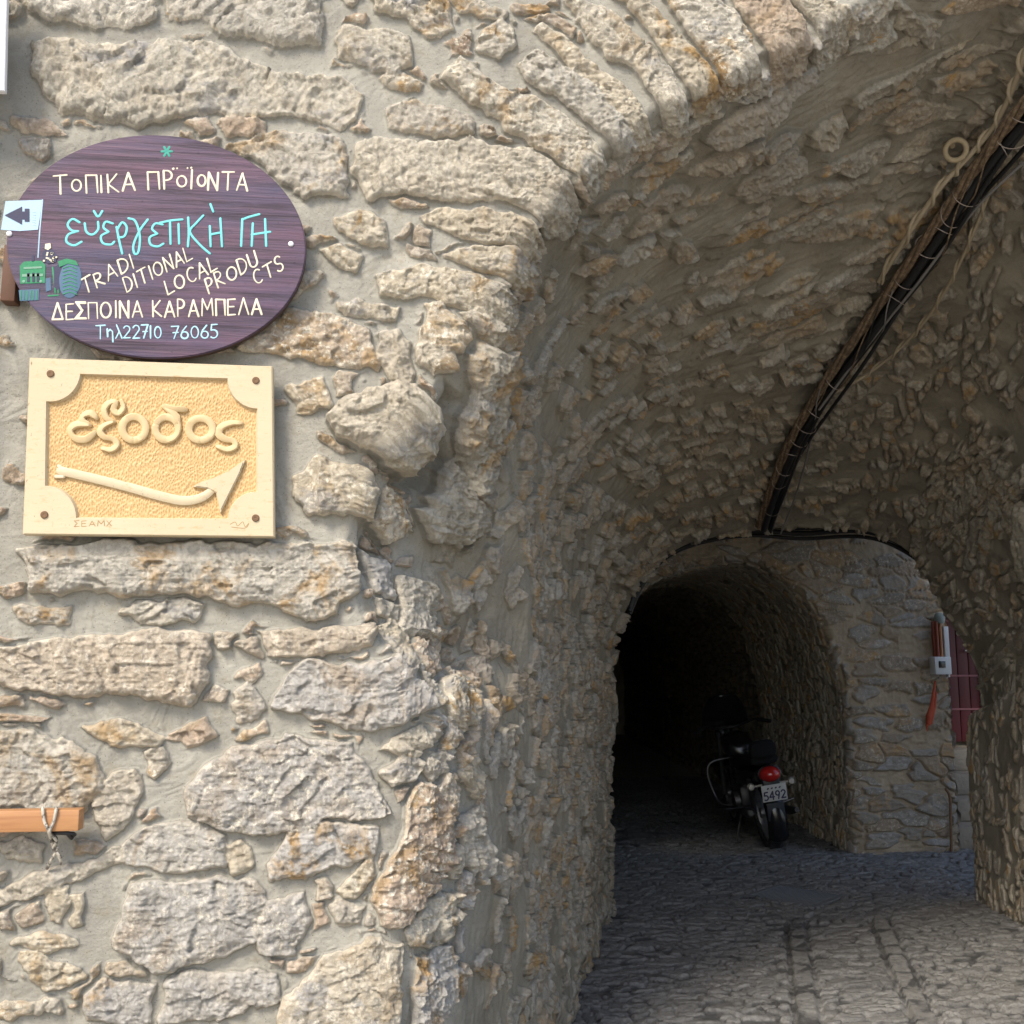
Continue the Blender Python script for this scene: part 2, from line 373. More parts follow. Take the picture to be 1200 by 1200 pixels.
# the face stones of the wall beside the arch (outline, relief in mm, colour; cream high and grey low partly paint in warmer light)
STONES = '''
20,0 180,0 178,18 150,30 110,28 60,24 30,12|22|.55
196,0 376,0 374,52 330,54 285,40 262,46 240,28 200,20|24|.0
430,0 528,0 530,40 505,48 470,25 440,14|24|.15
396,36 408,32 478,48 480,75 455,84 398,66|26|.6
38,55 120,50 250,55 290,72 330,85 400,92 418,115 410,140 396,150 340,135 270,130 190,135 160,143 110,132 70,128 50,105 36,85|20|.58
14,138 50,140 74,154 20,152|16|.8
215,136 240,138 248,152 235,155|14|.78
258,142 276,134 308,142 308,152 265,154|16|.8
300,158 395,165 407,185 402,230 360,232 330,215 300,190 270,172|22|.02
420,170 435,162 600,175 640,185 655,220 650,243 600,238 520,232 430,232 416,205|34|.62
450,130 470,122 520,128 555,145 556,160 520,160 455,148|20|.3
448,92 470,88 494,98 490,108 455,106|12|.1
556,48 580,24 600,34 600,52 582,66 560,60|20|.05
530,4 560,2 590,14 585,22 545,18|14|.05
522,88 540,75 580,100 650,130 690,160 706,190 690,215 660,185 590,152 585,138 545,120|34|.6
608,75 625,66 680,95 720,130 738,160 722,172 690,140 650,115|34|.0
624,40 640,28 690,75 720,100 765,145 750,155 700,115 660,75|26|.2
665,5 680,0 700,10 745,55 790,95 796,112 775,125 735,85 690,42|38|.1
715,-10 745,-10 790,40 835,85 838,98 815,105 770,60|30|.22
775,-10 835,-10 870,40 868,70 842,80 810,45|40|.58
850,-10 905,-10 940,30 938,44 900,50 870,20|34|.75
915,-10 985,-10 1000,25 975,42 948,22|36|.12
1000,-10 1060,-10 1060,17 1020,32|34|.6
1068,-20 1120,-30 1125,2 1080,12|34|.3
490,255 520,245 600,248 622,262 618,275 560,280 510,270|26|.2
520,300 560,285 610,280 622,295 600,325 560,318|32|.22
440,320 480,312 540,320 580,335 580,360 530,358 450,340|28|.2
395,258 420,250 450,262 455,285 425,285 398,270|16|.12
375,295 395,290 420,300 415,312 385,308|14|.2
395,355 430,350 470,362 465,372 410,368|14|.22
280,412 300,390 330,370 400,375 432,385 438,430 400,432 330,420|20|.72
446,395 465,390 478,405 475,445 455,442 445,420|22|.25
500,365 515,358 530,375 525,430 505,440 492,420|40|.24
380,490 410,475 460,450 500,462 524,480 522,512 500,545 470,540 400,515|95|.15
345,560 370,540 420,550 440,575 435,602 370,602 345,580|55|.2
342,455 380,450 382,475 350,480|10|.2
24,650 60,640 120,635 250,640 350,640 412,636 418,690 400,717 370,724 300,705 200,700 100,692 40,690|40|.02
20,712 80,710 80,726 30,724|12|.3
150,715 200,705 240,712 225,733 170,730|18|.6
-40,762 60,750 110,745 180,742 240,748 248,800 222,830 160,815 60,805 -40,792|32|.68
300,745 330,740 400,735 438,735 440,755 380,770 310,770|24|.66
320,825 345,790 365,775 420,778 470,772 500,800 518,825 470,848 400,852 350,835|34|.45
285,795 300,785 306,795 295,803|12|.8
280,825 292,808 304,830 295,845 282,840|14|.3
282,862 305,845 312,858 295,866|14|.78
100,850 145,842 190,865 185,880 130,870|18|.2
165,880 190,878 200,895 178,915 165,905|16|.3
195,865 240,845 252,860 220,876|16|.8
-40,860 30,850 80,868 110,880 122,920 100,948 -40,945|28|.03
118,960 130,905 150,905 165,930 150,965 125,978|22|.3
215,930 240,900 275,875 330,870 340,862 410,870 440,920 458,955 440,965 380,955 370,970 300,975 220,960|34|.4
150,985 175,970 230,970 265,985 265,1015 200,1020 152,1010|24|.45
265,1000 285,985 295,1010 275,1022|14|.2
318,1010 340,970 400,965 445,975 440,1005 380,1015 350,1028 320,1025|26|.42
445,1087 440,1060 470,990 500,915 520,920 550,960 548,1010 520,1050 470,1085|40|.79
400,1040 435,1010 442,1030 420,1052|20|.2
390,1060 405,1050 425,1065 420,1085 400,1087|20|.3
140,1105 150,1040 180,1030 240,1033 300,1030 312,1050 302,1100 260,1125 180,1140 160,1130|30|.47
308,1055 350,1045 360,1080 340,1117 312,1118 304,1100|26|.4
187,1160 210,1145 325,1143 328,1170 240,1190 195,1192|26|.43
100,1165 120,1148 175,1155 178,1192 105,1192|22|.42
335,1170 380,1120 430,1105 470,1110 475,1160 460,1230 335,1230|38|.25
20,1105 60,1092 90,1108 50,1113|16|.2
28,1120 60,1125 95,1145 60,1156|16|.2
-30,1185 10,1170 70,1165 75,1180 20,1188|16|.05
58,1045 75,1040 75,1085 60,1080|14|.2
82,1050 95,1045 95,1085 85,1090|14|.2
5,995 30,985 55,995 50,1008 15,1010|14|.25
-40,1060 40,1030 110,1005 140,990 146,1005 90,1025 30,1052 -40,1085|18|.1
445,900 470,880 498,890 490,910 460,920|22|.3
440,872 500,850 522,865 480,882|22|.1
495,735 500,660 555,655 560,732 530,742|46|.05
450,740 470,720 510,735 505,770 490,782|26|.2
448,700 490,700 490,716 450,716|16|.1
440,640 480,645 488,690 450,690|20|.42
540,835 545,790 580,775 605,800 588,845 560,850|50|.1
480,1092 510,1060 540,1050 557,1080 530,1112 490,1112|30|.1
500,895 530,880 540,905 520,918|22|.3
560,905 590,880 605,910 585,940|34|.2
565,960 600,950 615,1000 580,1040|36|.05
500,1130 540,1120 565,1160 540,1210 500,1210|34|.42
535,405 565,378 606,440 622,500 592,545 560,490|75|.02
525,575 560,515 612,530 624,570 582,604 540,600|70|.0
530,365 560,350 580,372 560,392|40|.1
460,560 500,570 520,600 480,625 450,600|40|.1
'''
# broken-out hollows along the corner (outline, depth in mm)
BITES = '''
424,608 455,585 490,600 500,640 470,655 448,690 424,660|45
522,440 548,455 562,520 530,560 480,572 470,548 512,545|80
582,345 625,300 640,380 600,420 572,385|60
560,742 600,700 640,760 600,780 556,775|45
470,270 500,278 500,300 440,315 430,300|10
'''
def parse_stones():
    out = []
    for ln in STONES.strip().splitlines():
        p, hgt, col = ln.split('|')
        out.append(([tuple(map(float, q.split(','))) for q in p.split()], float(hgt)/1000, float(col)))
    return out
def poly_sd(X, Z, poly):
    """signed distance, positive inside"""
    px, pz = poly[:, 0], poly[:, 1]; d = np.full(X.shape, 1e9, np.float32); ins = np.zeros(X.shape, bool)
    for i in range(len(poly)):
        ax, az, bx, bz = px[i-1], pz[i-1], px[i], pz[i]
        ex, ez = bx-ax, bz-az; t = np.clip(((X-ax)*ex+(Z-az)*ez)/(ex*ex+ez*ez+1e-12), 0, 1)
        d = np.minimum(d, (X-ax-t*ex)**2+(Z-az-t*ez)**2)
        c = ((az > Z) != (bz > Z)) & (X < (bx-ax)*(Z-az)/(bz-az+1e-12)+ax); ins ^= c
    d = np.sqrt(d); return np.where(ins, d, -d)

def face_relief(U):
    """relief of the traced stones on the unfolded wall face"""
    X, Z = U[..., 0].astype(np.float32), U[..., 1].astype(np.float32)
    wx = X + .016*n2(X*9, Z*9, 1) + .007*n2(X*30, Z*30, 2) + .003*n2(X*80, Z*80, 21)
    wz = Z + .013*n2(X*9, Z*9, 3) + .007*n2(X*30, Z*30, 4) + .003*n2(X*80, Z*80, 22)
    EN = n2(X*14, Z*14, 71)+.7*n2(X*38, Z*38, 72); EN2 = .5+.7*n2(X*7, Z*7, 73); EN2 = np.clip(EN2, .1, 1.4)
    H = np.zeros_like(X); ST = np.zeros_like(X); R = np.full_like(X, .5); ED = np.zeros_like(X); SD = np.full_like(X, -1)
    for k, (pp, hgt, col) in enumerate(parse_stones()):
        poly = np.array([at(a, b)[[0, 2]] for a, b in pp]); lo, hi = poly.min(0)-.06, poly.max(0)+.06
        m = (wx > lo[0]) & (wx < hi[0]) & (wz > lo[1]) & (wz < hi[1])
        if not m.any(): continue
        x, z = wx[m], wz[m]; sd = poly_sd(x, z, poly)
        size = min(.03, .2*min(poly.max(0)-poly.min(0)))
        sd = sd + .007 + .006*EN[m]; bw = .004+.007*EN2[m]; hg = hgt*(.82 if hgt < .06 else 1.)
        h = hg*(.74*sstep(-.004, bw, sd)+.26*sstep(.0, .012+size, sd))
        rs = np.random.RandomState(k+5); g = rs.uniform(-1, 1, 2)*.06; c = poly.mean(0)
        h = h + sstep(0, .02, sd)*(np.clip((x-c[0])*g[0], -.012, .012)+np.clip((z-c[1])*g[1]-.03*(z-c[1]), -.012, .012))
        st = sstep(-.004, .006, sd)
        up = st > ST[m]
        H[m] = np.where(up, h, H[m]); R[m] = np.where(up, min(1, max(0, col+((k*.37) % 1-.5)*.05)), R[m]); ST[m] = np.maximum(ST[m], st)
        SD[m] = np.maximum(SD[m], sd)
    for ln in BITES.strip().splitlines():
        p, dep = ln.split('|'); poly = np.array([at(*map(float, q.split(',')))[[0, 2]] for q in p.split()])
        sd = poly_sd(wx, wz, poly); H += -float(dep)/1000*sstep(-.012, .05, sd)*(1-.8*ST)
    ED = np.exp(-np.clip(SD, 0, 1)/.009)*(ST > .3)
    return H, ST, R, ED, SD

def scale_stones(a, b, seed, la, lb, warp=.35, cover=.25, g0=.07, g1=.22):
    """random stones bedded in mortar: relief 0..1 with tilted tops, mask, colour number"""
    x = a/la; y = b/lb
    x, y = x + warp*n2(x*.9, y*.9, seed+11) + .12*n2(x*3, y*3, seed+12), y + warp*n2(x*.9, y*.9, seed+13) + .12*n2(x*3, y*3, seed+14)
    F1, F2, DX, DY, R1, R2 = worley(x, y, seed)
    d = F2-F1; m = sstep(g0, g1, d - .14*(R2-.35))*(R1 > cover)
    h = m*(.45+.55*R2 + 1.1*(R1-.5)*DX*1.2 + (R2-.4)*1.1*DY)
    return np.clip(h, -.1, 1.6), m, R1, d

# ------------------------------------------------------------------ the near building: wall face + vaulted passage
front = Prof([(.285, -.1), (.285, .6), (.29, 1.2), (.285, 1.8), (.27, 2.2)],
             [(.27, 2.2), (.29, 2.6), (.38, 2.90), (.515, 3.09), (.805, 3.36), (1.12, 3.55), (1.50, 3.79), (1.9, 4.00), (2.3, 4.06), (2.75, 3.88), (3.1, 3.46), (3.28, 2.85), (3.3, 2.2)],
             [(3.3, 2.2), (3.3, 1.5), (3.3, .7), (3.3, -.1)])
T1 = 4.0
pe = [tuple(at(a, b, T1)[[0, 2]]) for a, b in [(716, 800), (720, 752), (734, 708), (760, 671), (800, 640), (880, 622), (952, 619), (1014, 622), (1066, 648), (1094, 690), (1109, 724), (1129, 755), (1145, 792), (1150, 835)]]
end = Prof([(1.525, -.1), (1.52, .6), (pe[0][0], 1.2), pe[0]], pe, [pe[-1], (4.14, 1.2), (4.13, .6), (4.11, -.1)])
def rad1(F):
    z, x = F[:, 1], F[:, 0]
    r = np.interp(z, [0, 1.5, 1.62, 1.72, 1.95, 2.2, 2.4, 2.6, 2.8], [.34, .28, .28, .36, .41, .34, .17, .05, .018])
    kp = np.interp(z, [1.5, 1.68, 2.6, 2.75], [0, 1, 1, 0])*(x < 2.5)
    ry = np.interp(z, [0, 1.5, 1.65, 1.8, 2.0, 2.35, 2.6, 2.8], [1.0, .9, .7, .66, .60, .36, .10, .018])
    return smooth1(np.where(x > 2.5, .08, r), 12), smooth1(np.where(x > 2.5, .08, ry), 12), smooth1(kp, 12)
sig = np.r_[np.linspace(0, .27, 30)[:-1], np.linspace(.27, 1, 480)[:-1], np.linspace(1, 1.52, 760)[:-1], np.linspace(1.52, 2.0, 260)[:-1], np.linspace(2, 3, 230)]
sig = np.minimum(sig, 2.99999)
q = np.r_[-4-np.linspace(0, 1, 1), np.linspace(-3.9, -1.95, 26)[:-1], np.linspace(-1.95, -.4, 360)[:-1], np.linspace(-.4, -.07, 84)[:-1], np.linspace(-.07, .07, 64)[:-1], np.linspace(.07, 1.0, 225)[:-1], np.linspace(1.0, T1, 300)[:-1], np.linspace(T1, T1+.6, 14)]
P1, e1, U1, S1, Y1 = arch_sheet(front, end, 0, T1, sig, q, rad1)
archway = empty('stone_archway', (.3, 0, 0), 'rubble stone house wall with a low vaulted passage cut through it, carrying the two signs', 'stone wall')
H, ST, R, ED, SD = face_relief(U1)
bx, by, bz = [P1[..., i].astype(np.float32) for i in range(3)]
rk = rock(bx, by, bz, 3, 4, 13.); rk2 = rock(bx, by, bz*2.2, 33, 3, 34.)
# facets: chips broken off the stone faces
inr = e1 < -.12; FA = np.where(inr, S1*11, U1[..., 0]*17); FB = np.where(inr, Y1*22+40, U1[..., 1]*24)
F1_, F2_, DX_, DY_, R1_, R2_ = worley(FA+1.2*n2(FA*.5, FB*.35, 50), FB+1.2*n2(FA*.5, FB*.35, 51), 60)
facet = (R1_-.5)*DX_*2+(R2_-.5)*DY_*2
inview = sstep(-1.32, -1.22, U1[..., 0])*(1-sstep(4.0, 4.1, U1[..., 1]))*(e1 > -.02)
# random stones beyond the traced part and inside the vault
hs, ms, rs_, ds_ = scale_stones(U1[..., 0], U1[..., 1], 80, .36, .19)
hj, mj, rj, dj = scale_stones(U1[..., 0], U1[..., 1], 84, .105, .060, .6, .66)
aw = sstep(.006, .022, -SD)*inview*sstep(.05, .10, e1); mj = mj*aw
H = H + mj*(.006+.011*np.clip(hj, 0, 1)); ST = np.maximum(ST, mj); R = np.where(mj > .4, rj, R)
outw = np.clip((e1 > 0)*1.*(1-inview), 0, 1)*(U1[..., 0] < 8)
H = H + outw*hs*.03; ST = np.maximum(ST, outw*ms); R = np.where(outw*ms > .5, rs_, R)
A = S1 + .0; Bq = Y1
hv, mv, rv, dv = scale_stones(A, Bq, 120, .17, .085, .35, .42, .20, .34)       # crown and left haunch
hv2, mv2, rv2, dv2 = scale_stones(A, Bq, 140, .105, .125, .5, .36, .14, .26)     # right haunch: slabs on edge
hv3, mv3, rv3, dv3 = scale_stones(A, Bq, 160, .13, .062, .5, .34, .14, .28)       # lower walls: small rough stones
hv4, mv4, rv4, dv4 = scale_stones(A, Bq, 170, .42, .12, .45, .12, .06, .28)      # vault stones behind the arch ring
SL = float(S1[np.searchsorted(sig, 1.0)][0]); SM = float(S1[np.searchsorted(sig, 1.5)][0]); SR = float(S1[np.searchsorted(sig, 2.0)][0])
k2 = sstep(SM-.3, SM+.5, A+.25*n2(A*2, Bq*2, 9)); k3 = 1-sstep(SL-.4, SL+.15, A+.3*n2(A*3, Bq*3, 8))
k4 = sstep(SL+.9, SL+1.7, A-.45*Bq+.3*n2(A*3, Bq*3, 7))*(1-k2)*(1-sstep(1.6, 2.6, Bq))
hv5, mv5, rv5, dv5 = scale_stones(A, Bq, 180, .22, .075, .6, .3, .10, .34)
k5 = sstep(SR-.45, SR+.15, A+.3*n2(A*3, Bq*3, 6))
def mixk(a, b, k): return a*(1-k)+b*k
amp = mixk(mixk(mixk(mixk(.048, .044, k2), .026, k3), .047, k4), .024, k5)
hvv = mixk(mixk(mixk(mixk(hv, hv2, k2), hv3, k3), hv4, k4), hv5, k5); mvv = mixk(mixk(mixk(mixk(mv, mv2, k2), mv3, k3), mv4, k4), mv5, k5); rvv = np.where(k5 > .5, rv5, 0)+(k5 <= .5)*np.where(k3 > .5, rv3, np.where(k4 > .5, rv4, np.where(k2 > .5, rv2, rv)))
lowc = 1-sstep(1.62, 1.80, bz)                                            # below the springing the vault texture reaches round the corner
inn = sstep(-.02, .06, -e1 + lowc*.16 + .03*n2(A*6, Bq*6, 5))
free = inn*(1-ST)
H = H + free*hvv*amp; R = np.where(free*mvv > .4, rvv, R); ST = np.maximum(ST, free*mvv)
ED = ED*(1-.6*inn)*sstep(-.02, .10, e1)
TA = np.where(inr, S1, U1[..., 0]); TB = np.where(inr, Y1+9, U1[..., 1])
TF = worley(TA*7+.5*n2(TA*9, TB*9, 90), TB*7+.5*n2(TA*9, TB*9, 91), 95)
ta = TF[4]*6.283; tu = (TF[2]*np.cos(ta)+TF[3]*np.sin(ta))/7; tv = (-TF[2]*np.sin(ta)+TF[3]*np.cos(ta))/7
tv = tv+tu*tu*1.2
trow = (.0012*n2(tu*14+TF[5]*50, tv*95, 96)+.0010*n2(tu*9+TF[5]*90, tv*45, 97))*np.clip(.6+n2(U1[..., 0]*3, U1[..., 1]*3, 98), .1, 1.2)
rough = (1-ST)*trow*1.5 + ST*(.0085*rk+.0055*rk2+.0035*rock(bx, by, bz, 77, 2, 85.)+.013*facet) + (1-ST)*(.002*rk + .0055*n3(bx*6, by*6, bz*6, 17) + .0012*rk2)
H = H + rough*(1+.5*inn) + .012*n3(bx*2.2, by*2.2, bz*2.2, 19)*(1-.3*inn) + inn*np.maximum(1-k2, k5)*(.003*n2(A*9, Bq*48, 111)+.002*n2(A*17, Bq*95, 112)) + inn*.012*n3(bx*9, by*9, bz*9, 113) + inn*.03*n3(bx*3.1, by*3.1, bz*3.1, 23)
# wind-chased mortar pits
H = np.minimum(H, np.where((U1[..., 0] < -.20) & (U1[..., 1] > 1.9) & (U1[..., 1] < 3.22) & (U1[..., 0] > -1.22) & (e1 > .1), .034, 9))
H = H*(1-.55*sstep(2.2, 3.6, Y1)*sstep(SM, SR, S1))
N1 = normals(P1)
fade = np.clip((T1+.35-Y1-0)/.01, 0, 1)
D1 = P1 + N1*(H*1.0)[..., None]
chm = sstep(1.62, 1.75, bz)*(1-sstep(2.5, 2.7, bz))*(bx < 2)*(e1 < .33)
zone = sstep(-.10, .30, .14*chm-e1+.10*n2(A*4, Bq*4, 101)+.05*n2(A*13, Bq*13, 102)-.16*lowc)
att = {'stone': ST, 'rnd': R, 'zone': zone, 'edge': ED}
isv = e1 < -.05+.0*e1
kq = int(np.searchsorted(q, .10))
sl_f = slice(0, kq+1); sl_v = slice(kq, len(q))
off = np.array([.3, 0, 0])
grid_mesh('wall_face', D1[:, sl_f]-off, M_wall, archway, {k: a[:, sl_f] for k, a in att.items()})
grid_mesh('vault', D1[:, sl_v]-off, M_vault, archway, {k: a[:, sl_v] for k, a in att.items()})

def vault_at(x, y, lift=.06, tmin=.15):
    """point of the vault seen along a direction, lifted off the stones towards the passage"""
    if not hasattr(vault_at, 'g'):
        pp = D1[::5, ::5]; vault_at.g = pp; vault_at.n = N1[::5, ::5]; vault_at.p = proj(pp); vault_at.y = Y1[::5, ::5]
    px, py, dep = vault_at.p
    c = (px-x)**2+(py-y)**2 + np.where((vault_at.y < tmin) | (vault_at.y >= T1-.02), 1e9, 0) + dep*2.0
    i = np.unravel_index(np.argmin(c), c.shape); p0 = vault_at.g[i]
    r = ray(x, y); d = ((p0-O)@r)/(r@r)
    k = d*(1-lift/np.linalg.norm(p0-O)*2.2); return Vector(O+r*k)

# passage roof between the two vaults and an unseen side wall, widened to keep stray sun out
cb = MB(); cb.box((2.45, 4.87, 2.98), (4.1, 1.62, .2)); cb.build('passage_roof', M_vault, archway, False, off=(.3, 0, 0))
cb = MB(); cb.box((1.02, 4.87, 1.4), (.5, 1.62, 2.95)); cb.build('passage_side_wall', M_vault, archway, False, off=(.3, 0, 0))

# ------------------------------------------------------------------ rear building with its dark tunnel
YR = 5.72; T2 = 16.
pr = [tuple(at(a, b, YR)[[0, 2]]) for a, b in [(700, 760), (715, 722), (745, 692), (800, 664), (870, 655), (922, 678), (958, 720), (985, 790), (997, 860)]]
rL = (pr[0][0], pr[0][1]); rR = pr[-1]; xr = at(1000, 998, YR)[0]
rf = Prof([(rL[0]-.03, -.1), (rL[0]-.02, .8), rL], pr, [rR, (xr+.01, .6), (xr, -.1)])
sh = .11*T2
re_ = Prof([(rL[0]-.03+sh, -.1), (rL[0]-.02+sh, .8), (rL[0]+sh, rL[1])], [(a+sh, b) for a, b in pr], [(rR[0]+sh, rR[1]), (xr+.01+sh, .6), (xr+sh, -.1)])
sig2 = np.minimum(np.r_[np.linspace(0, 1, 60)[:-1], np.linspace(1, 2, 330)[:-1], np.linspace(2, 3, 150)], 2.99999)
q2 = np.r_[np.linspace(-3.2, -1.6, 40)[:-1], np.linspace(-1.6, .3, 250)[:-1], np.linspace(.3, 3, 260)[:-1], np.linspace(3, T2, 120)]
P2_, e2, U2, S2, Y2 = arch_sheet(rf, re_, YR, T2, sig2, q2, lambda F: (np.full(len(F), .07), np.full(len(F), .07), np.zeros(len(F))))
rx, ry, rz = [P2_[..., i].astype(np.float32) for i in range(3)]
ha, ma, ra, da = scale_stones(rx + 0*rz, rz, 200, .27, .115, .35, .14, .06, .16)       # slabs of the pier, coursed
hb_, mb_, rb_, db_ = scale_stones(S2, Y2, 220, .13, .07, .5, .1)
ka = sstep(.0, .05, e2)
h2 = ka*ha*(.034-.016*sstep(1.5, 1.9, rz))+(1-ka)*hb_*.03; m2 = ka*ma+(1-ka)*mb_; r2 = np.where(ka > .5, ra, rb_)
h2 = h2+.011*rock(rx, ry, rz*1.8, 5, 4, 14)+.03*n3(rx*2.5, ry*2.5, rz*2.5, 29)
D2 = P2_+normals(P2_)*h2[..., None]
XS = 4.985
keep2 = ~((D2[..., 0] > XS) & (D2[..., 2] < 2.4))
rearh = empty('tunnel_house', (xr, YR, 0), 'coursed stone pier and house front behind the passage with a dark arched tunnel', 'stone wall')
offr = np.array([xr, YR, 0])
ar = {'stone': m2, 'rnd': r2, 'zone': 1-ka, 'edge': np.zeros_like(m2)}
kq2 = int(np.searchsorted(q2, .08))
grid_mesh('pier_face', D2[:, :kq2+1]-offr, M_rear, rearh, {k: a[:, :kq2+1] for k, a in ar.items()}, keep2[:, :kq2+1])
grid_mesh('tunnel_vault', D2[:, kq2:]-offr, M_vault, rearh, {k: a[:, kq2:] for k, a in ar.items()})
cb = MB(); cb.box((6.27, YR+1.25, 1.75), (2.7, .16, 3.6)); cb.build('stair_backing', M_rear, rearh, False, off=tuple(offr))  # backing added behind the stair wall, blocks bright sky at its gap
cb = MB(); cb.box((6.3, YR+.66, 2.72), (2.7, 1.2, .25)); cb.build('added_stair_roof', M_rear, rearh, False, off=tuple(offr))  # unseen roof added to keep light off the landing and door
cb = MB(); cb.box((4.6, YR+T2+.1, 1.3), (4.5, .2, 3.4)); cb.build('tunnel_end_wall', M_vault, rearh, False, off=tuple(offr))
# stair bay: side cheek, back wall with door, far wall
nb = 90
zz, yv = np.meshgrid(np.linspace(-.05, 2.5, nb), np.linspace(YR-.02, YR+1.15, 60), indexing='ij')
xx = XS + .02*n2(zz*9, yv*9, 3)+.03*scale_stones(yv, zz, 230, .25, .1)[0]
hc, mc, rc, dc = scale_stones(yv, zz, 230, .25, .1)
grid_mesh('stair_cheek', np.stack([xx, yv, zz], -1)-offr, M_rear, rearh, {'stone': mc, 'rnd': rc, 'zone': 0*mc, 'edge': 0*mc})
xg, zg = np.meshgrid(np.linspace(4.9, 7.6, 150), np.linspace(-.05, 3.6, 170), indexing='ij')
hc, mc, rc, dc = scale_stones(xg, zg, 240, .26, .11)
DX0, DX1, DZ0, DZ1 = 5.05, 6.02, .80, 2.55
grid_mesh('stair_back_wall', np.stack([xg, YR+1.08-.03*hc, zg], -1)-offr, M_rear, rearh, {'stone': mc, 'rnd': rc, 'zone': 0*mc, 'edge': 0*mc},
          ~((xg > DX0) & (xg < DX1) & (zg > DZ0) & (zg < DZ1)))
# dark red door in its own leaf, standing in the back wall
M_door = NT('door_paint'); nn = M_door.noise(30, 5, .6, stretch=(1, 1, .08))
M_door = M_door.out(M_door.mix(nn, (.065, .005, .008), (.12, .012, .016)), .55, 0, nn, .003, .5)
door = empty('red_door', ((DX0+DX1)/2, YR+1.10, DZ0), 'dark red plank door with thin pinkish cross battens at the top of the stone steps', 'door')
do = tuple(door.location)
b = MB()
for k in range(7): b.box((DX0+.07+(k+.5)*.12, YR+1.10, (DZ0+DZ1)/2), (.114, .04, DZ1-DZ0-.1), bev=.006)
b.build('door_leaf', M_door, door, off=do)
b = MB()
for x in (DX0+.035, DX1-.035): b.box((x, YR+1.085, (DZ0+DZ1)/2), (.07, .09, DZ1-DZ0), bev=.005)
b.box(((DX0+DX1)/2, YR+1.085, DZ1-.035), (DX1-DX0-.14, .09, .07), bev=.005); b.build('door_frame', M_door, door, off=do)
M_pink = simple('faded_pink_paint', (.26, .09, .10), .6)
for z in (1.17, 1.50, 2.05):
    b = MB(); b.box(((DX0+DX1)/2, YR+1.074, z), (DX1-DX0-.15, .012, .018)); b.build('batten', M_pink, door, off=do)
b = MB(); b.tube([(DX1-.14, YR+1.08, 1.75), (DX1-.14, YR+1.03, 1.75), (DX1-.24, YR+1.03, 1.75)], .01, 8); b.build('handle', M_steel, door, off=do)
# steps
M_step = NT('step_stone'); nn = M_step.noise(8, 7, .65)
M_step = M_step.out(M_step.mix(nn, (.17, .15, .12), (.33, .29, .235)), .9, 0, M_step.noise(35, 6), .012, .8)
steps = empty('stone_steps', (5.6, YR, 0), 'worn grey stone steps rising beside the pier to the red door', 'steps')
for k in range(4):
    b = MB(); y0 = YR+.05+k*.25
    b.box((5.72, (y0+YR+1.06)/2, .1+k*.2), (1.40, YR+1.06-y0, .2), bev=.018)
    b.build('step', M_step, steps, off=(5.6, YR, 0))

# ------------------------------------------------------------------ ground
g = MB(); g.add([(-400, -400, -.045), (400, -400, -.045), (400, 400, -.045), (-400, 400, -.045)], [(0, 1, 2, 3)])
M_ground = NT('ground_stone'); nn = M_ground.noise(1.3, 6, .6)
M_ground = M_ground.out(M_ground.mix(nn, (.32, .295, .25), (.43, .40, .345)), .9)
tag(g.build('ground', M_ground, smooth=False), kind='structure')
Wv = np.linspace(-.35, 3.9, 390); Yv = np.r_[np.linspace(-.6, 1.2, 100)[:-1], np.linspace(1.2, 6.4, 520)[:-1], np.linspace(6.4, 12, 260)]
WW, YY = np.meshgrid(Wv, Yv, indexing='ij'); XX = .3+np.where(YY < 4, .31*YY, 1.24+.22*(YY-4)) + WW
WW = WW.astype(np.float32); YY = YY.astype(np.float32); XX = XX.astype(np.float32)
DRX, DRY, DRA = 2.90, 4.22, math.radians(40)
# channel coordinate: along the passage (slope .375)
U_ = (XX-1.929)-(YY-1.714)*.375; cu = U_/1.0
inpan = (cu > .02) & (cu < .53) & (YY < 3.46)
kerb = ((np.abs(cu) < .05) | (np.abs(cu-.55) < .05)) & (YY < 3.5)
kend = (np.abs(YY-3.5+.08*cu) < .05) & (cu > -.05) & (cu < .6)
hp, mp, rp, dp = scale_stones(XX, YY, 300, .115, .052, .7, .14, .05, .2)
hq, mq, rq, dq = scale_stones(cu, YY, 320, .17, .058, .3, .06, .05, .17)
hk, mk, rk_, dk = scale_stones(cu*.6+5, YY, 340, .2, .24, .1, 0)
hk2, mk2, rk2_, dk2 = scale_stones(cu, YY*.5, 350, .11, .2, .1, 0)
hp = np.where(inpan, hq, hp); mp = np.where(inpan, mq, mp); rp = np.where(inpan, rq, rp)
hp = np.where(kerb, .95+.25*hk, hp); mp = np.where(kerb, np.maximum(mk, .15), mp); hp = np.where(kend, .9*mk2, hp); mp = np.where(kend, mk2, mp); rp = np.where(kerb | kend, .45, rp)
line = ((np.abs(np.abs(cu)-.062) < .014) | (np.abs(np.abs(cu-.55)-.062) < .014)) & (YY < 3.5); mp = np.where(line, 0, mp)
zg_ = .020*np.minimum(hp, 1.3)-.012 + .010*n2(XX*3, YY*3, 41)+.02*n2(XX*.9, YY*.9, 42)+.007*rock(XX, YY*1.6, 0*XX, 44, 3, 22.)*(.45+.6*mp)-.012*(((np.abs(np.abs(cu)-.065)<.018)|(np.abs(np.abs(cu-.55)-.065)<.018))&(YY<3.5))
zg_ = np.minimum(zg_, .030)
gr0 = Vector((DRX, DRY)); gu = Vector((math.cos(DRA), math.sin(DRA))); gv_ = Vector((gu.y, -gu.x))
ga = (XX-gr0.x)*gu.x+(YY-gr0.y)*gu.y; gb = (XX-gr0.x)*gv_.x+(YY-gr0.y)*gv_.y
ing = (np.abs(ga) < .27) & (np.abs(gb) < .27); zg_ = np.where(ing, np.minimum(zg_, -.03), zg_); mp = np.where(ing, 0, mp)
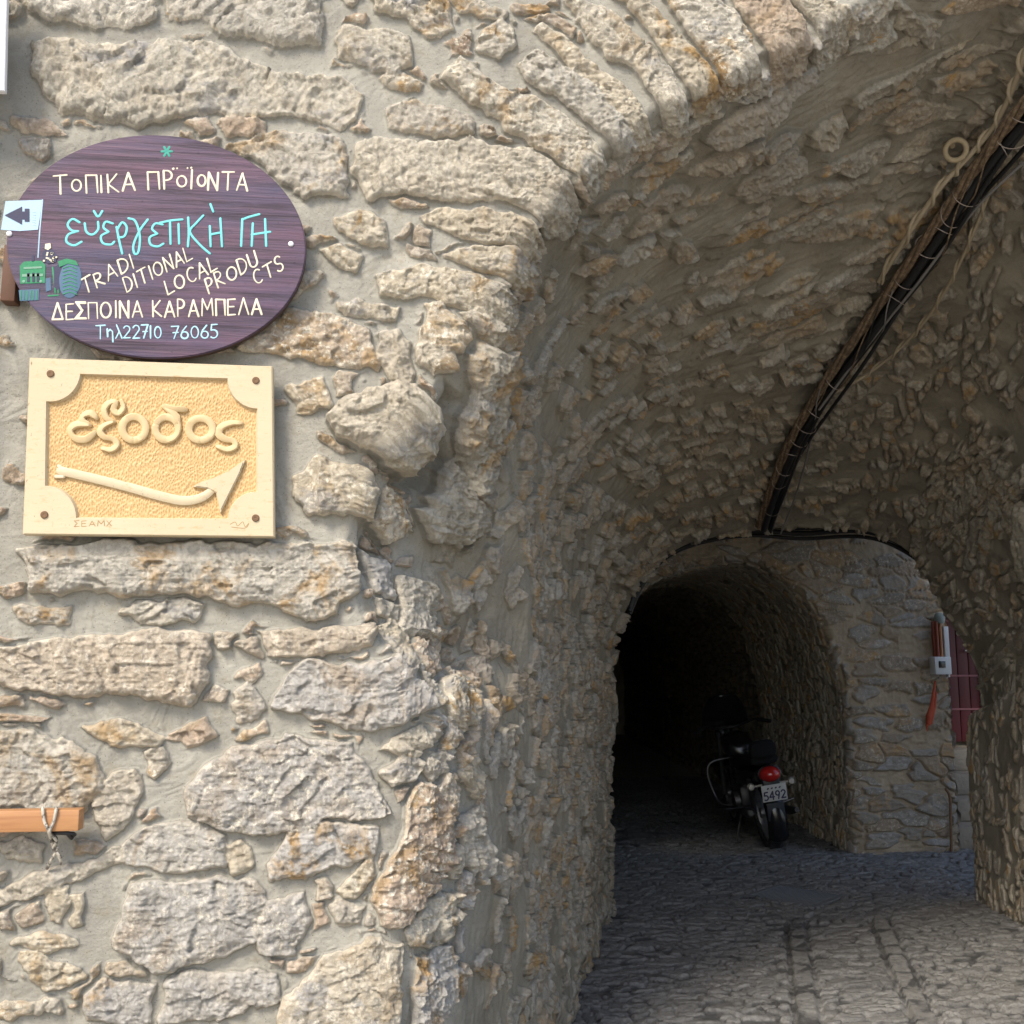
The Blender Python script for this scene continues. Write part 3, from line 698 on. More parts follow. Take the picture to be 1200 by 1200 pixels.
M_pave = NT('cobble_paving'); st = M_pave.attr('stone'); rr = M_pave.attr('rnd')
cs = M_pave.ramp(rr, [(0., (.115, .112, .108)), (.5, (.215, .21, .20)), (1., (.155, .152, .146))])
cs = M_pave.mix(M_pave.ramp(M_pave.noise(40, 6, .7), [(.45, 0.), (.68, .7)]), cs, (.07, .07, .07))
cm = M_pave.mix(M_pave.noise(6, 6, .65), (.035, .035, .035), (.10, .10, .10))
cm = M_pave.mix(M_pave.ramp(M_pave.noise(7, 5, .7), [(.46, 0.), (.58, 1.)]), cm, (.18, .176, .168))
cm = M_pave.mix(M_pave.ramp(M_pave.noise(2.0, 5, .65), [(.5, 0.), (.66, .7)]), cm, (.05, .05, .05))
M_pave = M_pave.out(M_pave.mix(M_pave.ramp(st, [(.3, 0.), (.7, 1.)]), cm, cs), .62, 0, M_pave.noise(70, 5, .7), .008, .7, .4)
pav = grid_mesh('alley_paving', np.stack([XX, YY, zg_], -1), M_pave, None, {'stone': mp, 'rnd': rp}); tag(pav, kind='structure')

# drain cover
dr = empty('drain_grate', (gr0.x, gr0.y, 0), 'square finely slatted grey iron drain cover set in the cobbled floor of the passage', 'drain cover', rot=(0, 0, math.atan2(gu.y, gu.x)))
b = MB()
for s_ in (-1, 1): b.box((s_*.25, 0, -.008), (.035, .535, .03), bev=.004); b.box((0, s_*.25, -.008), (.465, .035, .03), bev=.004)
M_iron = simple('worn_iron', (.15, .152, .155), .55, .1, .4, 50); b.build('frame', M_iron, dr)
b = MB()
for k in range(21): b.box((0, -.222+k*.0222, -.004), (.465, .0135, .016), bev=.002)
b.box((0, 0, -.02), (.47, .47, .006))
b.build('grating', M_iron, dr)

#PART2
# ------------------------------------------------------------------ hand lettering
def arc(cx, cy, rx, ry, a0, a1, n=14):
    return [(cx+rx*math.cos(math.radians(a0+(a1-a0)*i/n)), cy+ry*math.sin(math.radians(a0+(a1-a0)*i/n))) for i in range(n+1)]
GL = {
 'T': (.72, [[(0, .97), (.72, 1.)], [(.36, 1), (.34, 0)]]), 'I': (.12, [[(.06, 1), (.05, 0)]]),
 'O': (.70, [arc(.35, .48, .34, .46, 90, 450, 22)]), 'o': (.52, [arc(.26, .42, .25, .30, 90, 450, 20)]),
 'P': (.5, [[(.02, 0), (.03, 1)], [(.03, 1)]+arc(.18, .73, .28, .26, 80, -80)+[(.03, .46)]]),
 'R': (.58, [[(.02, 0), (.03, 1)], [(.03, 1)]+arc(.18, .75, .28, .24, 80, -80)+[(.05, .5), (.56, 0)]]),
 'p': (.62, [[(.02, 0), (.02, 1), (.60, .98), (.62, 0)]]),
 'K': (.58, [[(.03, 0), (.02, 1)], [(.52, 1), (.04, .45), (.58, 0)]]),
 'A': (.66, [[(0, 0), (.34, 1), (.66, 0)], [(.13, .34), (.53, .34)]]),
 'L': (.5, [[(.03, 1), (.0, 0), (.5, .04)]]), 'l': (.66, [[(0, 0), (.34, 1), (.66, 0)]]),
 'N': (.6, [[(0, 0), (.02, 1), (.57, 0), (.6, 1)]]), 'M': (.74, [[(0, 0), (.06, 1), (.37, .35), (.68, 1), (.74, 0)]]),
 'D': (.6, [[(.02, 0), (.03, 1)]+arc(.1, .5, .5, .5, 80, -80)+[(.02, 0)]]),
 'C': (.58, [arc(.34, .5, .32, .5, 50, 310, 18)]), 'U': (.6, [[(.02, 1), (.03, .35)]+arc(.3, .3, .27, .3, 180, 360)+[(.58, 1)]]),
 'S': (.5, [arc(.26, .75, .23, .25, 30, 260, 12)+arc(.25, .25, .24, .25, 85, -150, 12)]),
 'E': (.5, [[(.5, 1), (.02, .98), (0, 0), (.5, .02)], [(.01, .52), (.42, .53)]]),
 's': (.56, [[(.54, .98), (.03, .98), (.34, .52), (.0, .0), (.56, .02)]]), 'd': (.7, [[(0, 0), (.36, 1), (.7, 0), (0, 0)]]),
 'n': (.5, [[(.02, .75), (.05, .15)], [(.04, .5), (.25, .7), (.42, .55), (.45, -.25)]]),
 'k': (.5, [[(.08, 1), (.5, 0)], [(.3, .52), (.02, 0)]]), 'X': (.5, [[(0, 1), (.5, 0)], [(.5, 1), (0, 0)]]),
 '1': (.2, [[(.1, 1), (.09, 0)]]), '2': (.52, [arc(.26, .74, .24, .26, 160, -30, 10)+[(.02, .02), (.52, .03)]]),
 '7': (.5, [[(0, .98), (.5, 1), (.16, 0)], [(.1, .48), (.46, .5)]]), '0': (.52, [arc(.26, .46, .25, .44, 90, 450, 20)]),
 '6': (.5, [[(.4, 1), (.12, .62)]+arc(.26, .27, .24, .27, 150, 510, 20)]), '5': (.5, [[(.48, 1), (.1, .98), (.06, .58)]+arc(.22, .3, .27, .3, 100, -130, 12)]),
 '4': (.56, [[(.42, 0), (.42, 1), (.0, .32), (.56, .32)]]), '9': (.5, [arc(.25, .72, .23, .27, 0, 360, 18)+[(.48, .7), (.3, 0)]]),
 ' ': (.28, []), ':': (.4, [[(.05, 1.12), (.06, 1.14)], [(.3, 1.14), (.31, 1.16)]]),
}
def letter(mb, txt, p0, p1, hpx, wpx, Yf, h=.0012, jit=.04, gap=.22, up=None):
    """txt along the base line p0..p1 (photo measurement), hand-painted strokes on the plane Yf"""
    tot = sum(GL[c][0]+gap for c in txt)-gap; L = math.hypot(p1[0]-p0[0], p1[1]-p0[1]); dx, dy = (p1[0]-p0[0])/L, (p1[1]-p0[1])/L
    x = 0; k = L/tot; rs = random.Random(len(txt)*31+int(p0[0]))
    ux, uy = up if up else (dy, -dx)
    for c in txt:
        wd, st = GL[c]; jx, jy, sz = rs.uniform(-jit, jit), rs.uniform(-jit, jit), 1+rs.uniform(-jit, jit)*1.6
        for s_ in st:
            pts = []
            for a, b in s_:
                X = p0[0]+dx*(x+a+jx)*k+ux*(b*sz+jy)*hpx; Y = p0[1]+dy*(x+a+jx)*k+uy*(b*sz+jy)*hpx
                w_ = at(X, Y, Yf); pts.append((w_[0], w_[2]))
            mb.stroke(pts, [wpx*.00245*(1+rs.uniform(-.28, .28)) for _ in range(4)], h, Yf, smooth=0)
        x += wd+gap
def zpts(l, zx, oy): return [(a/zx, oy+b/zx) for a, b in l]
def strokes(mb, lst, wpx, Yf, h, smooth=4):
    for li, l in enumerate(lst):
        pts = [at(a, b, Yf) for a, b in l]; wv = [v*.00245 for v in wpx] if hasattr(wpx, '__len__') else wpx*.00245
        mb.stroke([(p[0], p[2]) for p in pts], wv, h*(1+.035*li), Yf-.00004*li, smooth=smooth)

# ------------------------------------------------------------------ oval painted sign
YO = -.072
M_board = NT('stained_board'); g1 = M_board.noise(9, 8, .65, stretch=(.25, 1, 5.), dist=.6); g2 = M_board.noise(60, 6, .7, stretch=(.05, 1, 2.2)); g3 = M_board.noise(3.2, 4, .6, stretch=(.5, 1, 2))
cb_ = M_board.mix(M_board.ramp(g3, [(.36, 0.), (.62, 1.)]), (.112, .056, .086), (.062, .052, .098))
cb_ = M_board.mix(M_board.ramp(g1, [(.38, .85), (.53, 0.)]), cb_, (.030, .018, .032))
cb_ = M_board.mix(M_board.ramp(g2, [(.52, 0.), (.72, .55)]), cb_, (.22, .13, .17))
cb_ = M_board.mix(M_board.ramp(M_board.noise(120, 3, .6, stretch=(.5, 1, 1)), [(.27, .8), (.38, 0.)]), cb_, (.025, .015, .03))
M_board = M_board.out(cb_, .6, 0, M_board.math('ADD', g1, g2), .004, .6, .35)
M_edge = simple('dark_board_edge', (.05, .028, .022), .7)
oc = at(183, 289, YO)
oval = empty('oval_sign', tuple(oc), 'purple-brown oval wooden sign with white and turquoise hand-painted Greek lettering above the carved sign', 'sign')
oo = tuple(oc)
rim = [at(183+175.5*math.cos(a)*1.0+0*math.sin(a), 289-131*math.sin(a)+3.5*math.cos(a), YO) for a in np.linspace(0, 2*math.pi, 120, endpoint=False)]
b = MB(); b.prism([(p[0], p[2]) for p in rim], YO, YO+.024, bev=.003); ob = b.build('board', [M_board, M_edge], oval, off=oo)
for pl in ob.data.polygons:
    if pl.normal.y > -.75: pl.material_index = 1
b = MB(); letter(b, 'TopIKA pPo', (64, 228), (219, 221), 21, 2.3, YO, up=(-.05, -1)); letter(b, 'IoNTA', (224, 221), (290, 224), 21, 2.3, YO, up=(.03, -1))
letter(b, ':', (202, 223), (209, 223), 22, 2.6, YO); letter(b, ':', (219, 223), (226, 223), 22, 2.6, YO)
b.build('lettering', M_cream, oval, off=oo)
b = MB(); Z = lambda l: zpts(l, 3, 140)
strokes(b, [Z(l) for l in [
 [(280, 362), (255, 350), (238, 370), (252, 390), (275, 393)], [(272, 393), (240, 405), (234, 430), (260, 443), (287, 430)],
 [(298, 365), (304, 395), (325, 405), (345, 387), (345, 360)], [(330, 322), (345, 342), (360, 322)],
 [(397, 366), (372, 360), (364, 380), (382, 395)], [(382, 395), (356, 410), (362, 435), (390, 440), (402, 430)],
 [(410, 378), (418, 420), (430, 472)], [(412, 388), (430, 362), (446, 380), (438, 410), (416, 416)],
 [(452, 348), (476, 358), (492, 410), (487, 465), (473, 472), (470, 440), (492, 390), (520, 352)],
 [(572, 370), (547, 366), (535, 385), (553, 402)], [(553, 402), (527, 415), (530, 440), (555, 447), (575, 437)],
 [(562, 364), (600, 356), (642, 352)], [(598, 358), (600, 438)], [(628, 368), (630, 437)],
 [(662, 345), (664, 400), (661, 447)], [(715, 338), (690, 365), (668, 395), (700, 438), (738, 472)],
 [(738, 375), (741, 447)], [(741, 405), (777, 398)], [(775, 348), (781, 447)], [(740, 298), (750, 325)]]], 2.8, YO, .0010)
b.build('lettering', M_cyan, oval, off=oo); b = MB()
strokes(b, [Z(l) for l in [
 [(848, 445), (852, 350)], [(852, 352), (875, 343), (912, 333)],
 [(889, 365), (885, 445)], [(885, 405), (950, 395)], [(932, 350), (936, 445)]]], 2.8, YO, .0010)
b.build('lettering', M_cyan, oval, off=oo)
b = MB()
for tx, a_, c_ in [('TRADI', (296, 615), (472, 522)), ('DITIONAL', (447, 607), (678, 492)), ('LOCAL', (590, 618), (765, 527)), ('PRODU', (735, 612), (910, 512)), ('CTS', (900, 580), (998, 528))]:
    (x0, y0), (x1, y1) = Z([a_])[0], Z([c_])[0]; letter(b, tx, (x0, y0), (x1, y1), 16, 1.9, YO, up=(-.32, -1))
b.build('lettering', M_cream, oval, off=oo)
b = MB(); letter(b, 'dEspOINA KAPAMpElA', (62, 374.5), (307, 368.5), 19, 2.2, YO); b.stroke([tuple(at(*q_, YO)[[0, 2]]) for q_ in [(100, 354), (89, 354), (96, 364), (88, 373.5), (101, 373.5)]], .0053, .001, YO, smooth=0)
b.build('lettering', M_cream, oval, off=oo)
b = MB(); letter(b, 'Tnk22710', (112, 397), (189, 396), 15, 1.75, YO, gap=.16); b.build('lettering', M_sky, oval, off=oo); b = MB(); letter(b, '76065', (201, 397), (255, 396), 15, 1.75, YO, gap=.16); b.build('lettering', M_sky, oval, off=oo)
# small painted pictures
b = MB()
for k in range(6):
    a = k*math.pi/3; c0 = (195.5, 177.5); strokes(b, [[(c0[0]+1.5*math.cos(a), c0[1]+1.5*math.sin(a)), (c0[0]+6*math.cos(a), c0[1]+6*math.sin(a))]], 3.0, YO, .001, 0)
b.build('painted_flower', simple('flower_paint', (.03, .28, .22), .7), oval, off=oo)
def pp(l, Yf=YO): return [tuple(at(x, y, Yf)[[0, 2]]) for x, y in l]
b = MB(); b.prism(pp(Z([(4, 388), (20, 288), (150, 283), (143, 330), (134, 388), (70, 393)])), YO-.0015, YO+.001, 0)
b.prism(pp(Z([(18, 338), (78, 308), (78, 325), (88, 325), (88, 315), (104, 315), (104, 360), (88, 360), (88, 352), (78, 352), (78, 370)])), YO-.003, YO-.001, 1)
strokes(b, [Z([(150, 283), (140, 390), (134, 485)])], 1.6, YO, .0012, 0)
for k in range(6): strokes(b, [Z([(114, 325+k*9), (126, 328+k*9)])], .9, YO-.0015, .0006, 0)
b.build('painted_flag', [M_pblue, M_dark], oval, off=oo)
b = MB()
b.prism(pp(Z([(70, 515), (85, 500), (145, 497), (160, 512), (158, 575), (72, 578)])), YO-.0012, YO+.001, 0)       # bonnet
b.prism(pp(Z([(78, 545), (152, 543), (152, 552), (78, 554)])), YO-.0022, YO-.001, 3)
for x in (96, 114, 130): b.prism(pp(Z([(x, 540), (x+9, 540), (x+9, 572), (x, 572)])), YO-.0022, YO-.001, 2)
for x in (84, 144): b.lathe([(0, -.0026), (.004, -.002), (.0045, 0)], (at(*Z([(x, 570)])[0], YO)[0], YO, at(*Z([(x, 570)])[0], YO)[2]), (0, 1, 0), 12, 3)
b.prism(pp(Z([(66, 600), (138, 596), (136, 636), (70, 638)])), YO-.0012, YO+.001, 4)
for k in range(6): strokes(b, [Z([(74+k*11, 602), (74+k*11, 634)])], 1.2, YO-.0012, .0008, 2, )
strokes(b, [Z([(170, 620), (205, 618)]), Z([(185, 520), (195, 610)]), Z([(205, 540), (205, 610)])], 2.0, YO, .001, 0)
wc = at(*Z([(247, 562)])[0], YO); b.lathe([(.0, -.0022), (.03, -.002), (.036, -.001), (.037, .001)], (wc[0], YO, wc[2]), (0, 1, 0), 30, 4, (.85, 1.55))
for k in range(9): strokes(b, [Z([(222, 510+k*13), (247, 503+k*13), (270, 512+k*13)])], 1.2, YO-.0020, .001, 3)
b.prism(pp(Z([(205, 500), (235, 490), (268, 498), (276, 515), (240, 508), (210, 520)])), YO-.003, YO-.001, 0); b.prism(pp(Z([(112, 478), (120, 478), (120, 500), (112, 500)])), YO-.0012, YO+.001, 2)
b.prism(pp(Z([(84, 520), (148, 517), (148, 524), (84, 527)])), YO-.0022, YO-.001, 3)
b.prism(pp(Z([(160, 560), (178, 556), (180, 600), (162, 606)])), YO-.0012, YO+.001, 4)
b.prism(pp(Z([(190, 520), (215, 505), (225, 560), (205, 600), (190, 590)])), YO-.0012, YO+.001, 2)
b.build('painted_tractor', [M_green, M_green, M_dark, simple('tractor_light_paint', (.16, .30, .22), .7), simple('tractor_blue_paint', (.06, .12, .2), .7)], oval, off=oo)
b = MB(); b.prism(pp(Z([(150, 495), (150, 470), (165, 455), (185, 458), (200, 478), (198, 502), (170, 508)])), YO-.0018, YO+.001, 0)
b.prism(pp(Z([(158, 455), (160, 438), (178, 436), (180, 452), (170, 460)])), YO-.0022, YO+.001, 1)
rs = random.Random(3)
for k in range(16):
    x, y = rs.uniform(152, 196), rs.uniform(466, 500); b.prism(pp(Z([(x, y), (x+7, y+1), (x+5, y+7), (x-1, y+6)])), YO-.003, YO-.0015, 1)
b.build('painted_driver', [M_dark, M_cream], oval, off=oo)
for px_, py_ in ((11, 274), (341, 286)):
    c = at(px_, py_, YO); b = MB(); b.lathe([(0, -.006), (.004, -.0055), (.0075, -.003), (.0085, .002)], (c[0], YO, c[2]), (0, 1, 0), 20); b.build('screw', M_white, oval, off=oo)
b = MB()
for px_, d_ in ((14, 0),):
    c = at(px_, 292, YO); b.box((c[0]-.012, YO+.05, c[2]-.06), (.04, .05, .17), bev=.004)
b.build('mounting_batten', simple('brown_batten', (.10, .045, .025), .7), oval, off=oo)

# ------------------------------------------------------------------ carved exit sign
YE = -.075; DP = .013
M_carve = NT('carved_wood'); h1 = M_carve.noise(3, 5, .6); h2_ = M_carve.noise(160, 3, .5)
cf = M_carve.mix(h1, (.45, .36, .22), (.57, .48, .33)); cf = M_carve.mix(M_carve.ramp(M_carve.noise(24, 6, .75, stretch=(1, 1, 2.5)), [(.55, 0.), (.68, .7)]), cf, (.44, .28, .12))
cf = M_carve.mix(M_carve.ramp(M_carve.noise(55, 4, .7, stretch=(2, 1, .8)), [(.63, 0.), (.70, .9)]), cf, (.12, .08, .045))
M_frame = M_carve.out(cf, .55, 0, M_carve.noise(60, 5, .6, stretch=(.15, 1, 1)), .0015, .5)
M_ground2 = NT('gouged_wood'); hh = M_ground2.noise(6, 5, .6); at_ = M_ground2.attr('stone')
cg = M_ground2.mix(hh, (.48, .31, .13), (.58, .40, .19)); cg = M_ground2.mix(M_ground2.ramp(at_, [(.1, .65), (.6, 0.)]), cg, (.42, .21, .06))
M_ground2 = M_ground2.out(cg, .6, 0, M_ground2.noise(150, 4, .6), .001, .5)
M_pencil = simple('pencil_brown', (.33, .21, .09), .8)
ec = at(176, 526, YE); eo = tuple(ec)
ex = empty('exit_sign', eo, 'cream carved wooden sign with raised Greek exit word and a long arrow pointing right', 'sign')
E4 = [(36, 420), (318, 430), (320, 628), (28, 625)]
ZE = lambda l: [(a/3.4286, 400+b_/3.4286) for a, b_ in l]
def carc(c, p, q_, n=10):
    c, p, q_ = map(np.array, (c, p, q_)); a0 = math.atan2(*(p-c)[::-1]); a1 = math.atan2(*(q_-c)[::-1]); da = (a1-a0+math.pi) % (2*math.pi)-math.pi
    r0, r1 = np.linalg.norm(p-c), np.linalg.norm(q_-c)
    return [tuple(c+(r0+(r1-r0)*i/n)*np.array([math.cos(a0+da*i/n), math.sin(a0+da*i/n)])) for i in range(n+1)]
inner = (carc((190, 128), (185, 240), (322, 130)) + carc((1035, 145), (915, 148), (1035, 270)) + carc((1035, 718), (1035, 605), (918, 715)) + carc((182, 712), (305, 710), (180, 580)))
inn_w = np.array(pp(ZE(inner), YE)); out_w = np.array(pp(E4, YE))
cen = inn_w.mean(0)
def frame_mesh():
    bm = bmesh.new(); R3 = lambda a, y: [bm.verts.new((p[0], y, p[1])) for p in a]
    of = R3(out_w, YE); oi = R3(inn_w, YE)
    es = [bm.edges.new((of[i-1], of[i])) for i in range(len(of))] + [bm.edges.new((oi[i-1], oi[i])) for i in range(len(oi))]
    bmesh.ops.triangle_fill(bm, edges=es, use_beauty=True)
    out2 = out_w.mean(0)+(out_w-out_w.mean(0))*1.012
    ob1 = R3(out2, YE+.004); ob2 = R3(out2, YE+.034); ii = R3(cen+(inn_w-cen)*.975, YE+DP+.002)
    for A_, B_ in ((of, ob1), (ob1, ob2), (ii, oi)):
        for i in range(len(A_)): bm.faces.new((A_[i-1], A_[i], B_[i], B_[i-1]))
    bm.faces.new(ob2)
    bmesh.ops.recalc_face_normals(bm, faces=bm.faces[:]); bm.verts.index_update()
    m_ = MB(); m_.add([v.co for v in bm.verts], [[v.index for v in f.verts] for f in bm.faces]); bm.free(); return m_
frame_mesh().build('frame', M_frame, ex, False, off=eo)
lo, hi = inn_w.min(0)-.004, inn_w.max(0)+.004
xg, zg = np.meshgrid(np.linspace(lo[0], hi[0], 420), np.linspace(lo[1], hi[1], 300), indexing='ij')
wx_ = xg+.006*n2(xg*30, zg*30, 2)+.1*n2(xg*2, zg*2, 6)*.2; row = zg/.0125+.8*n2(xg*40, zg*18, 8)
c1 = worley(wx_/.0058, row+.5*np.floor(wx_/.0058), 400, .7); gou = np.clip(c1[0]*1.3, 0, 1)
grid_mesh('gouged_panel', np.stack([xg, YE+DP-.0030*gou-.001*n2(xg*25, zg*25, 9), zg], -1)-np.array(eo), M_ground2, ex, {'stone': gou})
YP = YE+DP-.001
M_letter = NT('raised_letter_wood'); hh = M_letter.noise(14, 5, .6); M_letter = M_letter.out(M_letter.mix(hh, (.46, .32, .15), (.58, .45, .26)), .55, 0, M_letter.noise(50, 4), .001, .4)
for ls, wz in [([[(390, 310), (366, 290), (334, 303), (336, 328), (362, 338)], [(360, 337), (312, 335), (284, 358), (302, 390), (346, 396), (388, 366)]], [6, 9.5, 9, 6.5, 9, 9.5, 6]),
               ([[(490, 240), (498, 268), (478, 292), (458, 275), (470, 246), (440, 250), (420, 276), (430, 310), (458, 325)], [(456, 325), (418, 342), (404, 366), (424, 388), (460, 396), (472, 418), (450, 438), (415, 432)]], [5, 7.5, 8.5, 6, 8.5, 8, 6]),
               ([arc(540, 352, 47, 47, 90, 450, 24)], 9.5), ([arc(672, 352, 46, 46, 200, 560, 24), [(715, 335), (712, 305), (690, 282), (668, 266)], [(664, 264), (700, 274), (744, 276)]], [8, 10, 7.5, 10, 8]),
               ([arc(808, 355, 48, 44, 90, 450, 24)], 9.5), ([[(968, 330), (930, 330), (890, 346), (880, 374), (905, 394), (940, 402), (946, 424), (915, 437), (876, 424)]], [6, 9, 10, 7, 8.5, 6])]:
    b = MB(); strokes(b, [ZE(l) for l in ls], wz, YP, .011, 3 if len(ls[0]) < 20 else 0); b.build('letter', M_letter, ex, off=eo)
b = MB(); strokes(b, [ZE([(245, 522), (360, 548), (520, 588), (640, 622), (740, 642), (815, 628), (870, 585)])], [11, 11.5, 11.5, 12, 12, 11, 9], YP, .011)
strokes(b, [ZE([(262, 522), (238, 502)]), ZE([(258, 545), (225, 545)])], 5, YP, .009, 0)
b.prism(pp(ZE([(985, 476), (965, 530), (925, 610), (885, 690), (878, 650), (868, 610), (835, 592), (775, 584), (800, 568), (860, 548), (920, 520)])), YP-.013, YP, bev=.003)
b.build('arrow', M_frame, ex, off=eo)
for p_ in [(203, 130), (1028, 157), (178, 697), (1027, 710)]:
    c = at(*ZE([p_])[0], YE); b = MB(); b.lathe([(0, -.003), (.004, -.005), (.0095, -.004), (.011, .001)], (c[0], YE, c[2]), (0, 1, 0), 20); b.build('screw', M_rust, ex, off=eo)
b = MB(); letter(b, 'sEAMX', (87, 617), (131, 616), 6.5, .9, YE, 0.0004, .05, .25); b.build('pencil_lettering', M_pencil, ex, off=eo); b = MB(); strokes(b, [ZE([(925, 735), (945, 726), (955, 742), (975, 725), (985, 745), (1000, 730), (985, 750), (930, 746)])], .8, YE, .0004)
b.build('pencil_scrawl', M_pencil, ex, off=eo)

# ------------------------------------------------------------------ batten with wire, white board at the left edge
M_wood = NT('planed_wood'); h1 = M_wood.noise(14, 6, .6, stretch=(.12, 1, 2.5), dist=.8); M_wood = M_wood.out(M_wood.ramp(h1, [(.3, (.30, .13, .05)), (.55, (.43, .215, .09)), (.75, (.50, .28, .13))]), .5, 0, h1, .002, .4)
YB = -.10; p0, p1 = at(-160, 951, YB), at(93, 949, YB); p2 = at(93, 974, YB); hz = p1[2]-p2[2]
bat = MB(); bat.box(((p0[0]+p1[0])/2, YB+.025, (p1[2]+p2[2])/2), (p1[0]-p0[0], .05, hz), bev=.003)
ob = bat.build('wooden_bar', M_wood, off=((p1[0]-.2), YB+.025, p2[2])); ob.location = (p1[0]-.2, YB+.025, p2[2])
tag(ob, 'planed orange-brown wooden bar end sticking in low at the left, tied with wire', 'wooden bar')
M_wire = NT('speckled_wire'); h1 = M_wire.noise(55, 3, .6); M_wire = M_wire.out(M_wire.ramp(h1, [(.42, (.10, .085, .07)), (.52, (.46, .42, .35))]), .55)
wt = MB(); W = lambda x, y, d=0.: tuple(at(x, y, YB-.004+d))
wt.tube([W(50, 947, .03), W(50, 948), W(52, 962), W(57, 974), W(60, 985, .03), W(64, 996, .05), W(70, 1006, .06)], .0042, 8, smooth=5)
wt.tube([W(66, 947, .03), W(66, 948), W(63, 962), W(58, 975), W(63, 984, .04), W(67, 995, .045), W(60, 1008, .06), W(55, 1018, .075)], .0042, 8, smooth=5)
wt.tube([W(58, 975, .01), W(66, 986, .03), W(62, 994, .045), W(70, 1003, .05), W(72, 1013, .07)], .0042, 8, smooth=5)
wt.tube([W(59, 979, .02), W(64, 980, .03), W(66, 984, .04), W(61, 987, .035)], .004, 8, smooth=4)
wo = wt.build('wire_tie', M_wire, off=W(58, 975)); wo.location = W(58, 975); tag(wo, 'pale twisted wire looped over the wooden bar, its loose ends hanging on the wall', 'wire')
hk_ = MB(); q0 = at(62, 977, YB+.03); hk_.tube([at(60, 976, YB+.02), at(86, 977, YB+.02), at(85, 980, YB+.09)], .005, 8, smooth=3); hk_.tube([at(78, 975, YB+.03), at(84, 982, YB+.06)], .006, 8)
ho = hk_.build('iron_hook', M_black, off=tuple(q0)); ho.location = tuple(q0); tag(ho, 'small black iron hook in the wall under the end of the wooden bar', 'hook')
YW = -.14
b = MB(); wl = at(-150, 0, YW)[0]
tp = at(9.0, -60, YW); bt = at(5, 106, YW)
b.prism([(wl, tp[2]), (tp[0], tp[2]), (bt[0], bt[2]), (wl, bt[2]-.01)], YW, YW+.02, bev=.002)
wb = empty('white_board', (bt[0]-.15, YW, bt[2]), 'white panel edge cut off by the upper left edge of the picture', 'board'); wbo = tuple(wb.location)
b.build('panel', M_white, wb, False, off=wbo)
b = MB(); e0, e1_ = at(-45, 112, YW+.03), at(-50, 420, YW+.03); b.tube([(e0[0]-.012, YW+.032, e0[2]+.1), (e1_[0]-.012, YW+.032, e1_[2])], .012, 10); b.tube([(e1_[0]-.012, YW+.032, e1_[2]), (e1_[0]-.02, YW+.032, 0)], .012, 10)
b.build('post', simple('tan_post', (.42, .30, .17), .7), wb, off=wbo)

# ------------------------------------------------------------------ cables under the vault
def path(l, lift): return [vault_at(x, y, lf if not isinstance(lift, (int, float)) else lift) for (x, y), lf in zip(l, lift if not isinstance(lift, (int, float)) else [lift]*len(l))]
main = [(1250, 75), (1200, 132), (1150, 197), (1110, 258), (1060, 325), (1010, 397), (965, 458), (930, 515), (910, 565), (893, 618)]
def smoothed(p, n=2):
    p = [Vector(v) for v in p]
    for _ in range(n): p = [p[0]]+[(p[i-1]+p[i]*2+p[i+1])/4 for i in range(1, len(p)-1)]+[p[-1]]
    return p
ctr = smoothed(path(main, [.10, .095, .085, .09, .075, .09, .08, .095, .085, .07]), 1)
M_old = NT('old_sheathing'); h1 = M_old.noise(40, 6, .7); M_old = M_old.out(M_old.ramp(h1, [(.3, (.05, .035, .022)), (.5, (.15, .10, .06)), (.7, (.30, .23, .14))]), .85, 0, M_old.noise(70, 5, .7), .006, .8)
M_tan = simple('tan_cable', (.34, .28, .19), .7); M_grey = simple('grey_cable', (.17, .16, .15), .6); M_tie = simple('binding_wire', (.36, .30, .26), .5, .6)
cbz = empty('cable_bundle', tuple(ctr[0]), 'thick bundle of black pipes and rough old brown cable wired together along the vault', 'cables'); co = tuple(cbz.location)
def offs(pts, dx, dz, amp=0., fr=0., ph=0.): 
    d = catmull(pts, 10); return [v+Vector((dx+amp*math.cos(i*fr+ph), 0, dz+amp*math.sin(i*fr+ph))) for i, v in enumerate(d)]
for dx, dz, r, am, ph in ((.020, -.014, .021, .008, 0.), (.056, .002, .017, .012, 1.3), (.030, .026, .017, .010, 2.6), (.074, -.02, .010, .018, 4.), (.045, -.036, .009, .016, .7), (-.004, .03, .013, .014, 3.)):
    b = MB(); b.tube(offs(ctr, dx, dz, am, .11+.03*(r < .012), ph), r, 12); b.build('pipe', M_black, cbz, off=co)
for k in range(4):
    b = MB(); b.tube(offs(ctr, -.026, .008, .015, .35, k*1.6), .0095+.002*(k % 2), 8); b.build('old_cable', M_old, cbz, off=co)
for k, (a_, f_, m_) in enumerate(((.050, .21, M_old), (.058, .34, M_grey), (.046, .27, M_black), (.064, .17, M_old))):
    b = MB(); fp = catmull(ctr, 10); rz_ = random.Random(k+40); pts_ = []
    for i, v in enumerate(fp):
        rr_ = a_*(.7+.5*math.sin(i*.13+k)+.15*rz_.uniform(-1, 1)); pts_.append(v+Vector((.012+rr_*math.cos(i*f_+k*2), 0, rr_*math.sin(i*f_+k*2))))
    b.tube(smoothed(pts_, 1), .0035, 6); b.build('loose_strand', m_, cbz, off=co)
fine = catmull(ctr, 10)
rs = random.Random(11)
for k in range(4, len(fine)-4, 3):
    if rs.random() < .25: continue
    t = (fine[k+1]-fine[k-1]).normalized(); tt = (t+Vector((rs.uniform(-.6, .6), rs.uniform(-.6, .6), rs.uniform(-.6, .6)))).normalized()
    b = MB(); b.ring(fine[k]+Vector((.016, 0, .002)), .056+rs.uniform(0, .014), .0020, tt, 28, 6, 0, rs.uniform(.8, 1)); b.build('binding_wire', M_tie, cbz, off=co)
